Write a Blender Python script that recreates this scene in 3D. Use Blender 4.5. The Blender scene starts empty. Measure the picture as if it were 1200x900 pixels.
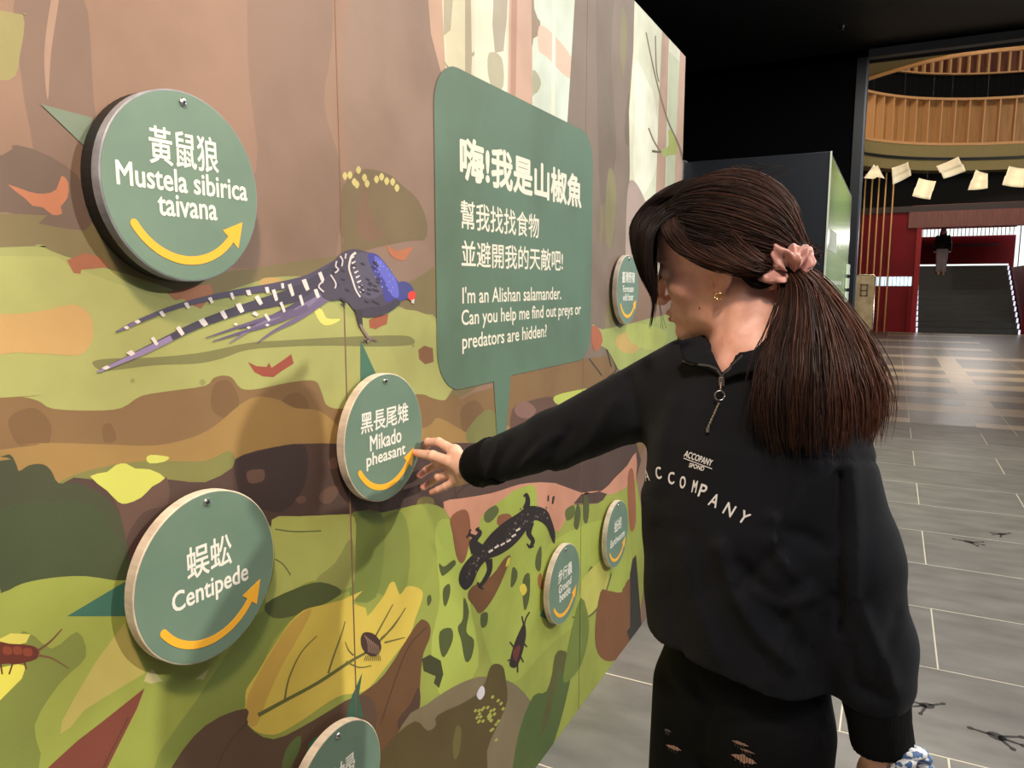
import bpy, bmesh, math, random
import numpy as np
from mathutils import Vector, Matrix
from mathutils.geometry import tessellate_polygon
C = bpy.context.scene.collection
SC = bpy.context.scene

# ------------------------------------------------------------------ camera
F_PX = 870.0; YAW = math.radians(27.0); PITCH = math.radians(7.6); CAM = np.array([0.0, 0.0, 1.5])
cd = bpy.data.cameras.new('camera'); cam = bpy.data.objects.new('camera', cd); C.objects.link(cam)
cd.sensor_width = 36; cd.lens = 36 * F_PX / 1200; cd.clip_start = 0.02; cd.clip_end = 200
cam.location = CAM; cam.rotation_euler = (math.pi/2 - PITCH, 0, YAW)
SC.camera = cam
SC.view_settings.view_transform = 'Standard'; SC.view_settings.look = 'None'
SC.view_settings.exposure = 0.0; SC.view_settings.gamma = 1.0
SC.view_settings.use_curve_mapping = False

# ------------------------------------------------------------------ world
w = bpy.data.worlds.new('world'); SC.world = w; w.use_nodes = True
w.node_tree.nodes['Background'].inputs[0].default_value = (0.85, 0.88, 1.0, 1)
w.node_tree.nodes['Background'].inputs[1].default_value = 0.10

def light(name, kind, loc, target, power, color, size=0.1, spot=None, blend=0.5, sy=None):
    d = bpy.data.lights.new(name, kind); d.energy = power; d.color = color
    if kind == 'AREA':
        d.size = size
        if sy: d.shape = 'RECTANGLE'; d.size_y = sy
    else: d.shadow_soft_size = size
    if kind == 'SPOT': d.spot_size = math.radians(spot); d.spot_blend = blend
    o = bpy.data.objects.new(name, d); C.objects.link(o); o.location = loc
    o.rotation_euler = (Vector(target) - Vector(loc)).to_track_quat('-Z', 'Y').to_euler()
    return o
# key: ceiling spot to the right of the visitor, throws her shadow on the mural
light('key_spot', 'SPOT', (3.55, 2.17, 3.5), (-0.7, 1.1, 1.2), 760, (1.0, 0.92, 0.80), 0.06, 60, 0.6)
# warm track spot close to the near end of the mural
light('warm_spot', 'SPOT', (0.15, -0.25, 3.3), (-0.9, 0.35, 1.95), 350, (1.0, 0.76, 0.54), 0.12, 80, 1.0)
light('foyer_fill', 'AREA', (0.9, 3.6, 3.95), (0.7, 3.6, 0), 125, (1.0, 0.95, 0.88), 1.6)  # broad unseen fill standing in for the foyer's ceiling lights
light('foyer_fill', 'AREA', (0.7, -0.6, 3.9), (-0.4, 1.3, 1.1), 58, (0.93, 0.96, 1.0), 1.4)  # added soft fill from the camera side, no fitting modelled
light('foyer_fill', 'AREA', (0.2, 6.9, 3.95), (0.2, 6.9, 0), 75, (1.0, 0.93, 0.85), 1.6)  # same unseen fill, farther down the foyer
# atrium beyond the portal
light('atrium_light', 'AREA', (1.5, 17.0, 12.5), (1.5, 19.0, 0), 2600, (1.0, 0.9, 0.76), 6.0)
light('atrium_light', 'AREA', (1.3, 12.0, 6.0), (1.5, 27.0, 6.0), 900, (1.0, 0.84, 0.62), 3.0)
light('window_daylight', 'AREA', (9.0, 21.0, 2.6), (0.8, 17.0, 0.0), 420, (0.75, 0.87, 1.0), 5.0, sy=3.2)
light('case_fill', 'SPOT', (1.6, 6.0, 3.9), (-0.38, 6.3, 1.5), 260, (0.95, 1.0, 0.9), 0.05, 50, 0.8)  # added spot without a visible fitting, brightens the case's green side
light('stair_light', 'AREA', (2.2, 32.3, 3.35), (1.6, 28.0, 0.4), 60, (1.0, 0.95, 0.92), 2.6, sy=0.3)

# ------------------------------------------------------------------ helpers
_fw = np.array([-math.sin(YAW)*math.cos(PITCH), math.cos(YAW)*math.cos(PITCH), -math.sin(PITCH)])
_rt = np.array([math.cos(YAW), math.sin(YAW), 0]); _up = np.cross(_rt, _fw)
def ray(x, y): return _fw + _rt*(x-600)/F_PX - _up*(y-450)/F_PX
def P(x, y, d): return CAM + ray(x, y)*d                 # photo measurement at a known depth
def PX(x, y, X): r = ray(x, y); return CAM + r*(X/r[0])  # on the plane x = X
def PY(x, y, Y): r = ray(x, y); return CAM + r*(Y/r[1])  # on the plane y = Y
def lin(c):
    return tuple(((v/255)/12.92 if v/255 <= 0.04045 else ((v/255+0.055)/1.055)**2.4) for v in c)
def col(c): return lin(c) + (1,)
R = math.radians
MATS = {}
def mat(name, c, rough=0.6, metal=0.0, c2=None, scale=8, bump=0.0, bscale=60, emit=None, estr=0, spec=0.5, stretch=(1,1,1), attr=False, sheen=0, sss=0, objrand=0, coords='Object', nmix=(0.35, 0.7), detail=4):
    if name in MATS: return MATS[name]
    m = bpy.data.materials.new(name); m.use_nodes = True; nt = m.node_tree; N = nt.nodes; L = nt.links
    b = N['Principled BSDF']; b.inputs['Base Color'].default_value = col(c)
    b.inputs['Roughness'].default_value = rough; b.inputs['Metallic'].default_value = metal
    b.inputs['Specular IOR Level'].default_value = spec
    if sheen: b.inputs['Sheen Weight'].default_value = sheen; b.inputs['Sheen Roughness'].default_value = 0.5
    if sss:
        b.inputs['Subsurface Weight'].default_value = sss; b.inputs['Subsurface Radius'].default_value = (1, .4, .2); b.inputs['Subsurface Scale'].default_value = 0.006
    if emit: b.inputs['Emission Color'].default_value = col(emit); b.inputs['Emission Strength'].default_value = estr
    vec = None
    if c2 or bump:
        tc = N.new('ShaderNodeTexCoord'); mp = N.new('ShaderNodeMapping'); mp.inputs['Scale'].default_value = stretch
        if coords == 'World':
            g = N.new('ShaderNodeNewGeometry'); L.new(g.outputs['Position'], mp.inputs['Vector'])
        else: L.new(tc.outputs[coords], mp.inputs['Vector'])
        vec = mp.outputs[0]
    src = None
    if attr:
        a = N.new('ShaderNodeVertexColor'); a.layer_name = 'Col'; src = a.outputs[0]
    if c2:
        n = N.new('ShaderNodeTexNoise'); n.inputs['Scale'].default_value = scale; n.inputs['Detail'].default_value = detail
        L.new(vec, n.inputs['Vector'])
        mr = N.new('ShaderNodeMapRange'); mr.inputs[1].default_value = nmix[0]; mr.inputs[2].default_value = nmix[1]
        L.new(n.outputs[0], mr.inputs[0])
        mx = N.new('ShaderNodeMix'); mx.data_type = 'RGBA'; L.new(mr.outputs[0], mx.inputs[0])
        if attr:
            mx.blend_type = 'MULTIPLY'; L.new(src, mx.inputs[6]); mx.inputs[7].default_value = col(c2)
        else:
            mx.inputs[6].default_value = col(c); mx.inputs[7].default_value = col(c2)
        src = mx.outputs[2]
    if objrand:
        oi = N.new('ShaderNodeObjectInfo'); mr2 = N.new('ShaderNodeMapRange')
        mr2.inputs[3].default_value = 1-objrand; mr2.inputs[4].default_value = 1+objrand
        L.new(oi.outputs['Random'], mr2.inputs[0])
        hs = N.new('ShaderNodeHueSaturation'); L.new(mr2.outputs[0], hs.inputs['Value'])
        if src: L.new(src, hs.inputs['Color'])
        else: hs.inputs['Color'].default_value = col(c)
        src = hs.outputs[0]
    if src: L.new(src, b.inputs['Base Color'])
    if bump:
        n2 = N.new('ShaderNodeTexNoise'); n2.inputs['Scale'].default_value = bscale; n2.inputs['Detail'].default_value = 3
        L.new(vec, n2.inputs['Vector'])
        bp = N.new('ShaderNodeBump'); bp.inputs['Strength'].default_value = bump; bp.inputs['Distance'].default_value = 0.002
        L.new(n2.outputs[0], bp.inputs['Height']); L.new(bp.outputs[0], b.inputs['Normal'])
    MATS[name] = m; return m
def link(name, me, m=None, parent=None):
    o = bpy.data.objects.new(name, me); C.objects.link(o)
    if m is not None:
        for x in (m if isinstance(m, list) else [m]):
            if me.materials.find(x.name) < 0: me.materials.append(x)
    if parent: o.parent = parent
    return o
def mesh(name, vs, fs, m=None, parent=None, smooth=False):
    me = bpy.data.meshes.new(name); me.from_pydata([tuple(map(float, v)) for v in vs], [], [tuple(map(int, f)) for f in fs]); me.update()
    if smooth: me.polygons.foreach_set('use_smooth', [True]*len(me.polygons))
    return link(name, me, m, parent)
class G:
    """collects shapes into one mesh"""
    def __init__(s): s.v = []; s.f = []
    def add(s, vs, fs):
        n = len(s.v); s.v += [tuple(map(float, v)) for v in vs]; s.f += [tuple(i+n for i in f) for f in fs]; return s
    def box(s, a, b, M=None):
        (x0,y0,z0),(x1,y1,z1) = a, b
        vs = [(x,y,z) for z in (z0,z1) for y in (y0,y1) for x in (x0,x1)]
        if M: vs = [M @ Vector(v) for v in vs]
        return s.add(vs, [(0,2,3,1),(4,5,7,6),(0,1,5,4),(2,6,7,3),(0,4,6,2),(1,3,7,5)])
    def tube(s, pts, r, n=8, cap=True):
        pts = [Vector(p) for p in pts]; rs = r if hasattr(r, '__len__') else [r]*len(pts)
        vs = []; fs = []; prev = None
        for i, p in enumerate(pts):
            t = (pts[min(i+1, len(pts)-1)] - pts[max(i-1, 0)]).normalized()
            if prev is None: prev = t.orthogonal().normalized()
            a = (prev - t*prev.dot(t)).normalized(); b = t.cross(a); prev = a
            for k in range(n):
                q = 2*math.pi*k/n; vs.append(p + (a*math.cos(q) + b*math.sin(q))*rs[i])
        for i in range(len(pts)-1):
            for k in range(n):
                fs.append((i*n+k, i*n+(k+1)%n, (i+1)*n+(k+1)%n, (i+1)*n+k))
        if cap: fs += [tuple(range(n))[::-1], tuple(range((len(pts)-1)*n, len(pts)*n))]
        return s.add(vs, fs)
    def build(s, name, m=None, parent=None, smooth=False, bevel=0):
        o = mesh(name, s.v, s.f, m, parent, smooth)
        if bevel:
            bm = bmesh.new(); bm.from_mesh(o.data)
            bmesh.ops.bevel(bm, geom=bm.edges[:], offset=bevel, segments=2, affect='EDGES', profile=0.5)
            bm.to_mesh(o.data); bm.free()
        return o
def empty(name, loc=(0,0,0), rz=0):
    o = bpy.data.objects.new(name, None); C.objects.link(o); o.location = loc; o.rotation_euler = (0,0,rz); o.empty_display_size = 0.05; return o
def tag(o, label=None, cat=None, group=None, kind=None):
    if label: o['label'] = label
    if cat: o['category'] = cat
    if group: o['group'] = group
    if kind: o['kind'] = kind
    return o
def prism(pts2, h, fn):
    """extrude a 2D outline by h; fn(u,v,w)->xyz"""
    n = len(pts2)
    tri = tessellate_polygon([[Vector((p[0], p[1], 0)) for p in pts2]])
    vs = [fn(p[0], p[1], 0) for p in pts2] + [fn(p[0], p[1], h) for p in pts2]
    fs = [tuple(t) for t in tri] + [tuple(i+n for i in t)[::-1] for t in tri]
    fs += [(i, (i+1) % n, (i+1) % n + n, i+n) for i in range(n)]
    return vs, fs
def catmull(pts, n=5, closed=True):
    out = []; N_ = len(pts)
    rng = range(N_) if closed else range(N_-1)
    for i in rng:
        if closed: a, b, c, d = (np.array(pts[(i+k) % N_], float) for k in (-1, 0, 1, 2))
        else: a, b, c, d = (np.array(pts[min(max(i+k, 0), N_-1)], float) for k in (-1, 0, 1, 2))
        for j in range(n):
            t = j/n
            out.append(0.5*((2*b) + (-a+c)*t + (2*a-5*b+4*c-d)*t*t + (-a+3*b-3*c+d)*t**3))
    if not closed: out.append(np.array(pts[-1], float))
    return out
def text_mesh(body, size=1.0, bold=0.0, sx=1.0, extrude=0.0, align='CENTER', space=1.0, res=3):
    """2D letters as a mesh; returns verts, faces centred by its own bounding box in x if CENTER"""
    c = bpy.data.curves.new('t', 'FONT'); c.body = body; c.size = size; c.offset = bold; c.resolution_u = res
    c.space_character = space; c.extrude = extrude
    o = bpy.data.objects.new('t', c); C.objects.link(o)
    dg = bpy.context.evaluated_depsgraph_get(); me = bpy.data.meshes.new_from_object(o.evaluated_get(dg))
    vs = np.array([v.co[:] for v in me.vertices]) if len(me.vertices) else np.zeros((0,3)); fs = [tuple(p.vertices) for p in me.polygons]
    bpy.data.objects.remove(o); bpy.data.curves.remove(c); bpy.data.meshes.remove(me)
    return vs, fs
def fit_text(body, x0, x1, z0, z1, bold=0.0, extrude=0.0):
    """letters stretched to fill a measured box (u right, v up)"""
    vs, fs = text_mesh(body, 1.0, bold, 1.0, extrude)
    mn = vs.min(0); mx = vs.max(0)
    out = np.zeros_like(vs)
    out[:,0] = x0 + (vs[:,0]-mn[0])/(mx[0]-mn[0])*(x1-x0); out[:,1] = z0 + (vs[:,1]-mn[1])/(mx[1]-mn[1])*(z1-z0); out[:,2] = vs[:,2]
    return out, fs

# ------------------------------------------------------------------ setting: floor
BLACK = mat('black_paint', (3, 3, 4), 0.8, spec=0.1)
floor = empty('floor'); tag(floor, kind='structure')
grout = mat('grout', (228, 218, 198), 0.8)
G().box((-6, -3, -0.08), (9, 36, -0.0007)).build('screed', grout, floor)
tile_m = mat('stone_tile', (112, 110, 106), 0.42, c2=(142, 139, 134), scale=3.2, stretch=(1, 2.6, 1), coords='World', objrand=0.07, bump=0.15, bscale=30, nmix=(0.3, 0.72), detail=7)
plank_d = mat('taupe_tile', (104, 96, 86), 0.3, c2=(122, 112, 100), scale=4, stretch=(1, 5, 1), coords='World', objrand=0.06)
plank_l = mat('cream_tile', (196, 180, 158), 0.32, c2=(178, 162, 142), scale=4, stretch=(1, 5, 1), coords='World', objrand=0.04)
tcache = {}
def tile(x0, x1, y0, y1, m):
    g = 0.0026; key = (round(x1-x0, 3), round(y1-y0, 3), m.name)
    if key not in tcache:
        a = (x1-x0)/2-g; b = (y1-y0)/2-g; c = 0.0012
        vs = [(-a,-b,-0.012),(a,-b,-0.012),(a,b,-0.012),(-a,b,-0.012),(-a,-b,-c),(a,-b,-c),(a,b,-c),(-a,b,-c),(-a+c,-b+c,0),(a-c,-b+c,0),(a-c,b-c,0),(-a+c,b-c,0)]
        fs = [(0,1,5,4),(1,2,6,5),(2,3,7,6),(3,0,4,7),(4,5,9,8),(5,6,10,9),(6,7,11,10),(7,4,8,11),(8,9,10,11)]
        me = bpy.data.meshes.new('tile'); me.from_pydata(vs, [], fs); me.materials.append(m); tcache[key] = me
    o = bpy.data.objects.new('tile', tcache[key]); C.objects.link(o); o.parent = floor; o.location = ((x0+x1)/2, (y0+y1)/2, 0)
TW, TD = 0.636, 0.6215
for k in range(-4, 11):
    y0 = 2.59 + TD*k; y1 = min(y0 + TD, 9.16)
    if y1-y0 < 0.1: continue
    off = -0.073 if k % 2 == 0 else 0.247
    for j in range(-6 if k > 1 else -2, 4):
        x0 = off + TW*j; x1 = x0 + TW
        if k % 2 == 0 and k > 0 and x1 > 0.5 and x0 < 1.1:      # long tiles without the middle joint
            if j == 0: x1 = off + 2*TW
            elif j == 1: continue
        tile(x0 if k > 1 else max(x0, -0.96), x1, y0, y1, tile_m)
k = 0; y = 9.16
cols = [-4.0, -2.4, -0.95, -0.06, 0.247, 0.886, 1.2, 2.1, 3.0, 3.9]
while y < 26.9:
    d = 0.3 if k == 0 else TD
    for j in range(len(cols)-1):
        x0, x1 = cols[j], cols[j+1]; light_row = (k % 2 == 0)
        if k == 0: L_ = x1 <= 0.25 or x0 >= 0.88
        elif k == 1: L_ = False
        elif j in (0, 1): L_ = False
        elif j == 2: L_ = light_row and k in (14, 18, 22)
        elif j == 5: L_ = k > 1 and k < 14 or k % 4 == 2
        else: L_ = light_row and not (k in (12, 16, 20, 24) )
        if k > 16 and j > 6: L_ = L_ and k % 4 == 0
        tile(x0, x1, y, min(y+d, 26.98), plank_l if L_ else plank_d)
    y += d; k += 1

o = G().box((2.75, -3, -.01), (9.4, 9.16, -.0003)).build('tile_field', tile_m, floor); o['kind'] = 'stuff'
o = G().box((3.9, 9.16, -.01), (9.4, 27, -.0003)).build('tile_field', plank_d, floor); o['kind'] = 'stuff'
# walls, ceiling, portal
def struct(name, g, m, parent=None): o = g.build(name, m, parent); 
black2 = mat('charcoal_paint', (18, 19, 21), 0.55)
def st(name, g, m, parent=None):
    o = g.build(name, m, parent)
    if parent is None: tag(o, kind='structure')
    return o
st('wall_left', G().box((-1.15, -3, 0), (-0.955, 3.52, 2.5)).box((-4.1, -3, 0), (-3.9, 9.5, 4.05)), BLACK)
ceil_m = mat('ceiling_black', (24, 24, 26), 0.6, c2=(29, 28, 30), scale=0.6)
st('ceiling', G().box((-4.1, -3, 4.05), (6, 9.5, 4.2)), ceil_m)
wb = st('wall_back', G().box((-4, 9.35, 0), (-0.50, 9.6, 4.05)).box((-4, 9.35, 3.96), (6, 9.6, 4.05)), BLACK)
frame_m = mat('frame_grey', (38, 41, 46), 0.35)
st('trim_1', G().box((-0.50, 9.30, 0), (-0.39, 9.62, 3.96)), mat('frame_dark', (22, 25, 30), 0.4))
st('trim_2', G().box((-0.405, 9.285, 0), (-0.385, 9.30, 3.95)), mat('frame_edge', (90, 96, 104), 0.35, metal=0.6))
st('trim_3', G().box((-0.39, 9.24, 3.935), (6, 9.35, 4.02)), mat('beam_grey', (62, 62, 64), 0.5))
# ------------------------------------------------------------------ mural board and printed art
XB = -0.91
mural = empty('mural_wall', (XB, 1.1, 0))
tag(mural, 'tall board wall printed with a painted forest floor, green speech bubble, pheasant and salamander', 'mural')
mural_inv = Matrix.Translation((-XB, -1.1, 0))
def mlocal(o):
    o.matrix_parent_inverse = mural_inv
    return o
JO = [-1.323, -0.113, 1.0965, 2.307, 3.535]; HT = 2.535
art = []; LEV = [0]
def tri_list(poly):
    tri = tessellate_polygon([[Vector((p[0], p[1], 0)) for p in poly]])
    return [[poly[i] for i in t] for t in tri]
def to_wall(px, X=XB): q = PX(px[0], px[1], X); return (q[1], q[2])
def A(c, pts, s=4, raw=False):
    """one flat printed shape: outline measured on the photo, put on the plane of the board"""
    if s: pts = catmull(pts, s)
    poly = [to_wall(p) for p in pts] if not raw else [tuple(p) for p in pts]
    art.append((c, poly))
def band(c, pts, wd):
    """painted line of given pixel widths"""
    pts = [np.array(p, float) for p in catmull(pts, 4, False)]; n = len(pts)
    l = []; r = []
    for i, p in enumerate(pts):
        t = pts[min(i+1, n-1)] - pts[max(i-1, 0)]; t = t/(np.linalg.norm(t)+1e-9); q = np.array([-t[1], t[0]])
        ww = wd if not hasattr(wd, '__len__') else np.interp(i/(n-1), np.linspace(0, 1, len(wd)), wd)
        l.append(p+q*ww/2); r.append(p-q*ww/2)
    A(c, l + r[::-1], 0)
BR = (140,112,94); 
# --- upper trunk shades
A((128,104,90), [(300,-200),(372,-200),(390,20),(380,120),(400,200),(400,300),(250,310),(240,250),(300,200),(290,60)])
A((122,99,86), [(20,-10),(95,-10),(110,120),(125,260),(60,262),(35,150),(25,90)])
A((156,130,112), [(62,-10),(70,-10),(60,60),(56,118),(52,60)])
A((136,113,99), [(420,-20),(505,-20),(522,110),(560,200),(520,320),(400,320),(410,200),(400,100)])
A((141,138,82), [(-300,-60),(0,12),(27,18),(24,60),(10,94),(-60,80),(-300,60)])
A((104,86,76), [(-500,240),(-40,190),(20,170),(90,205),(110,262),(98,270),(40,262),(-40,250),(-500,300)])
A((178,112,76), [(9,216),(35,225),(52,227),(66,222),(72,206),(80,214),(79,232),(71,242),(73,250),(62,252),(50,243),(38,241),(30,233)],2)
# --- forest window
W1 = [(498,-60),(512,60),(522,98),(540,150),(600,260),(664,260),(664,155),(670,60),(677,-60)]
A((214,208,182), W1, 0)
A((186,150,124), [(497,-60),(516,-60),(519,20),(523,100),(516,82),(505,40)],0)
A((205,198,166), [(519,-60),(545,-60),(548,60),(560,115),(535,112),(523,98)],0)
A((168,160,132), [(519,-60),(535,-60),(528,35),(520,42)],0)
A((164,152,124), [(545,-60),(551,-60),(553,70),(551,112),(545,110)],0)
band((160,150,124), [(551,66),(566,52),(577,24)], [4,2])
band((160,150,124), [(520,72),(532,88),(546,98)], [2,3])
A((224,220,196), [(556,-60),(592,-60),(594,120),(572,112),(556,104)],0)
A((170,160,140), [(580,-60),(597,-60),(594,20),(590,60),(580,62),(577,30)],0)
A((178,172,144), [(573,62),(588,68),(590,100),(580,108),(572,88)],3)
A((196,158,136), [(598,-60),(623,-60),(624,190),(594,190),(596,40)],0)
A((176,134,112), [(600,-60),(607,-60),(603,190),(597,190)],0)
A((205,218,202), [(624,-60),(677,-60),(670,60),(664,260),(624,240)],0)
A((150,132,110), [(623,-60),(626,10),(633,25),(632,40),(625,45),(623,52)],2)
A((168,168,138), [(624,82),(631,88),(634,98),(630,108),(626,110),(624,112)],2)
A((221,186,164), [(632,30),(648,40),(670,68),(669,92),(655,82),(640,66),(631,58)],3)
A((226,228,208), [(648,-60),(652,-60),(650,140),(646,140)],0)
# --- right trunk
A((124,110,98), [(677,-60),(745,-60),(742,60),(738,130),(741,200),(736,330),(733,430),(655,430),(664,155),(670,60)],0)
A((112,100,88), [(700,-60),(722,-60),(716,60),(722,180),(705,240),(700,120)])
for q in ([(712,205),(718,200),(722,230),(716,290),(709,270)], [(729,10),(735,30),(731,90),(727,60)],[(716,340),(722,370),(715,415),(709,380)], [(704,240),(707,260),(703,290)]):
    A((128,124,84), q, 3)
A((108,96,82), [(736,110),(744,130),(739,170),(732,160)])
# --- right forest window
A((212,216,190), [(745,-60),(830,60),(812,330),(768,330),(735,300),(738,200),(737,130),(742,60)],0)
A((226,230,210), [(744,70),(756,90),(768,120),(770,190),(752,230),(742,200),(744,140)],3)
A((184,150,128), [(776,34),(784,42),(779,240),(768,240),(772,120)],0)
A((196,160,136), [(797,58),(806,66),(800,300),(788,300),(792,160)],0)
A((190,198,166), [(784,60),(796,72),(790,220),(781,220)],0)
A((170,150,140), [(738,212),(750,222),(762,258),(756,300),(735,320),(734,250)])
band((120,104,80), [(757,38),(768,90),(782,140),(796,172),(802,196)], [1.5,2,3])
band((120,104,80), [(768,42),(769,80),(772,96)], 1.5)
band((130,112,84), [(760,150),(766,165),(774,178)], 1.8)
band((90,80,52), [(764,177),(776,178),(790,172)], [3,2,2])
A((164,176,70), [(783,152),(790,160),(794,178),(786,182),(778,176),(784,170)],3)
A((166,184,90), [(775,176),(782,174),(786,180),(778,184)],3)
# --- greens of the slope
A((118,108,70), [(-600,262),(0,250),(45,262),(98,270),(115,262),(200,300),(250,320),(400,300),(405,330),(480,330),(515,322),(515,480),(-600,520)],3)
A((150,156,84), [(-600,300),(0,290),(40,287),(75,300),(150,322),(210,342),(235,350),(300,330),(330,324),(380,326),(405,340),(440,352),(470,360),(485,368),(515,378),(515,470),(404,480),(-600,520)],3)
A((160,164,88), [(-600,330),(0,300),(80,312),(130,330),(200,352),(280,360),(380,350),(410,372),(470,362),(515,384),(515,480),(300,480),(-600,500)],3)
A((112,98,66), [(402,300),(403,280),(398,268),(400,225),(412,205),(430,198),(455,204),(470,216),(490,235),(500,260),(498,280),(480,282),(440,290)])
A((120,92,70), [(418,262),(422,240),(424,212),(430,230),(438,262),(450,275),(430,285)],2)
for x, y_ in ((404,206),(410,205),(420,199),(427,208),(415,213),(430,215),(441,210),(447,207),(453,212),(460,213),(465,220),(418,216)):
    A((196,184,108), [(x-3,y_),(x,y_-4.5),(x+3,y_),(x,y_+5)],3)
A((176,106,70), [(453,286),(458,291),(467,294),(473,292),(484,289),(478,299),(474,305),(465,304),(456,297)],2)
A((154,94,62), [(78,305),(86,320),(94,321),(95,316),(128,313),(118,302),(100,296)],0)
A((160,104,72), [(195,343),(205,352),(215,350),(222,356),(235,362),(250,343),(246,333),(225,335)],0)
A((186,152,84), [(305,328),(320,325),(334,330),(333,338),(315,341),(305,340)])
A((190,152,86), [(-400,395),(-100,368),(0,368),(30,367),(60,362),(85,357),(103,366),(109,385),(105,405),(92,416),(60,415),(30,414),(-20,418),(-400,470)])
A((120,120,66), [(108,424),(130,420),(160,420),(230,414),(290,402),(330,399),(400,395),(465,393),(483,396),(482,404),(440,406),(390,405),(340,406),(290,410),(260,420),(230,426),(180,428),(140,433),(118,434)])
A((150,70,52), [(290,424),(300,429),(312,430),(315,425),(318,431),(330,423),(341,415),(344,426),(331,434),(320,442),(308,441),(298,436)],0)
A((126,86,52), [(490,410),(497,405),(507,408),(508,424),(498,427),(491,421)],0)
A((214,208,90), [(367,360),(377,363),(383,373),(399,374),(386,381),(375,378)],3)
A((158,88,58), [(432,375),(440,371),(455,368),(453,380),(445,383),(440,386),(433,384)],0)
for q in ((237,448,4),(155,446,3),(484,405,2)):
    A((138,142,76), [(q[0]-q[2],q[1]),(q[0],q[1]-q[2]),(q[0]+q[2],q[1]),(q[0],q[1]+q[2])],3)
# --- earth bands
A((128,100,60), [(-600,500),(0,466),(25,465),(45,470),(62,479),(110,481),(142,478),(165,464),(200,458),(240,452),(250,443),(262,440),(272,443),(282,455),(300,456),(340,448),(368,446),(376,458),(382,474),(395,479),(410,476),(430,462),(450,456),(470,462),(495,462),(505,466),(520,469),(532,462),(540,468),(555,460),(575,455),(600,440),(640,432),(690,420),(735,430),(740,560),(500,600),(300,600),(0,600),(-600,640)],3)
for q in ([(10,490),(40,478),(60,500),(50,530),(20,520)], [(250,452),(268,446),(280,470),(268,490),(248,480)], [(120,500),(130,497),(136,515),(122,518)], [(330,470),(350,460),(362,480),(340,500)], [(540,480),(560,470),(570,500),(545,510)]):
    A((116,88,52), q, 4)
A((154,124,64), [(-600,600),(0,527),(20,522),(60,519),(130,521),(180,522),(220,514),(250,500),(280,475),(300,465),(325,468),(345,478),(375,482),(404,505),(440,520),(500,500),(515,490),(560,512),(600,500),(600,560),(400,560),(200,580),(0,580),(-600,640)],4)
A((122,122,58), [(68,566),(100,552),(150,542),(190,540),(240,540),(268,528),(275,542),(262,560),(240,565),(200,563),(140,562),(90,570)],3)
A((118,118,60), [(560,488),(575,480),(590,500),(592,520),(560,525),(545,510)],3)
A((78,58,52), [(70,568),(110,562),(140,560),(200,562),(240,565),(272,548),(275,538),(300,528),(350,520),(404,520),(450,521),(500,517),(560,519),(640,500),(740,500),(740,580),(660,590),(560,600),(500,612),(404,624),(330,625),(250,670),(140,700),(100,660)],2)
A((60,45,44), [(275,540),(300,530),(345,520),(360,530),(356,570),(330,600),(292,590),(278,570)],3)
A((96,72,62), [(130,568),(185,560),(196,562),(196,590),(168,600),(150,625),(146,640),(140,600)],3)
for q in ([(289,553),(300,550),(309,551),(309,562),(300,566),(291,565)], [(346,585),(352,581),(358,583),(357,588),(350,590)], [(374,580),(384,571),(395,570),(396,578),(386,590),(376,588)], [(430,595),(440,590),(444,600),(434,605)], [(385,540),(393,536),(396,546),(388,550)]):
    A((104,78,66), q, 3)
A((116,106,52), [(488,590),(495,582),(508,585),(506,600),(494,602)],3)
A((98,72,60), [(600,480),(620,470),(645,465),(655,476),(640,500),(628,520),(600,514)],3)
A((132,100,92), [(603,478),(615,470),(628,480),(620,490),(607,488)],3)
A((176,188,72), [(650,464),(672,458),(695,455),(696,466),(684,474),(676,486),(662,478),(650,472)],2)
A((126,120,62), [(640,500),(670,490),(700,492),(690,510),(650,512)],3)
band((60,46,40), [(520,594),(545,570),(560,565)], 2)
band((60,46,40), [(528,560),(533,575),(536,590)], 1.6)
for q in ([(60+640,395),(708,400),(716,430)], [(712,395),(714,412),(722,432),(712,442)],[(690,420),(705,440)]):
    band((56,48,40), q, 1.6)
A((76,84,110), [(722,428),(732,424),(740,430),(728,438)],3)
A((156,168,84), [(694,380),(705,386),(735,380),(800,370),(800,430),(735,440),(712,410),(698,402)],3)
A((192,160,84), [(722,396),(740,388),(752,400),(742,414),(726,410)],3)
A((170,96,64), [(694,382),(702,386),(706,400),(698,412),(693,400)],3)
A((170,182,82), [(735,380),(765,382),(782,392),(770,410),(740,402)],3)
# --- big dark bush, yellow leaves
A((64,70,44), [(-600,600),(-40,545),(0,535),(12,533),(19,545),(22,552),(34,545),(50,544),(60,552),(68,566),(90,566),(110,574),(130,588),(142,610),(150,650),(152,690),(100,720),(-600,800)],3)
A((62,74,42), [(0,600),(60,590),(120,600),(150,690),(60,690),(0,690)],3)
A((196,200,72), [(105,558),(125,553),(135,545),(147,543),(158,549),(175,550),(193,560),(178,570),(165,583),(148,590),(138,588),(125,575)],2)
A((196,200,78), [(171,537),(176,533),(190,534),(198,536),(192,541),(175,543)],2)
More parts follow.
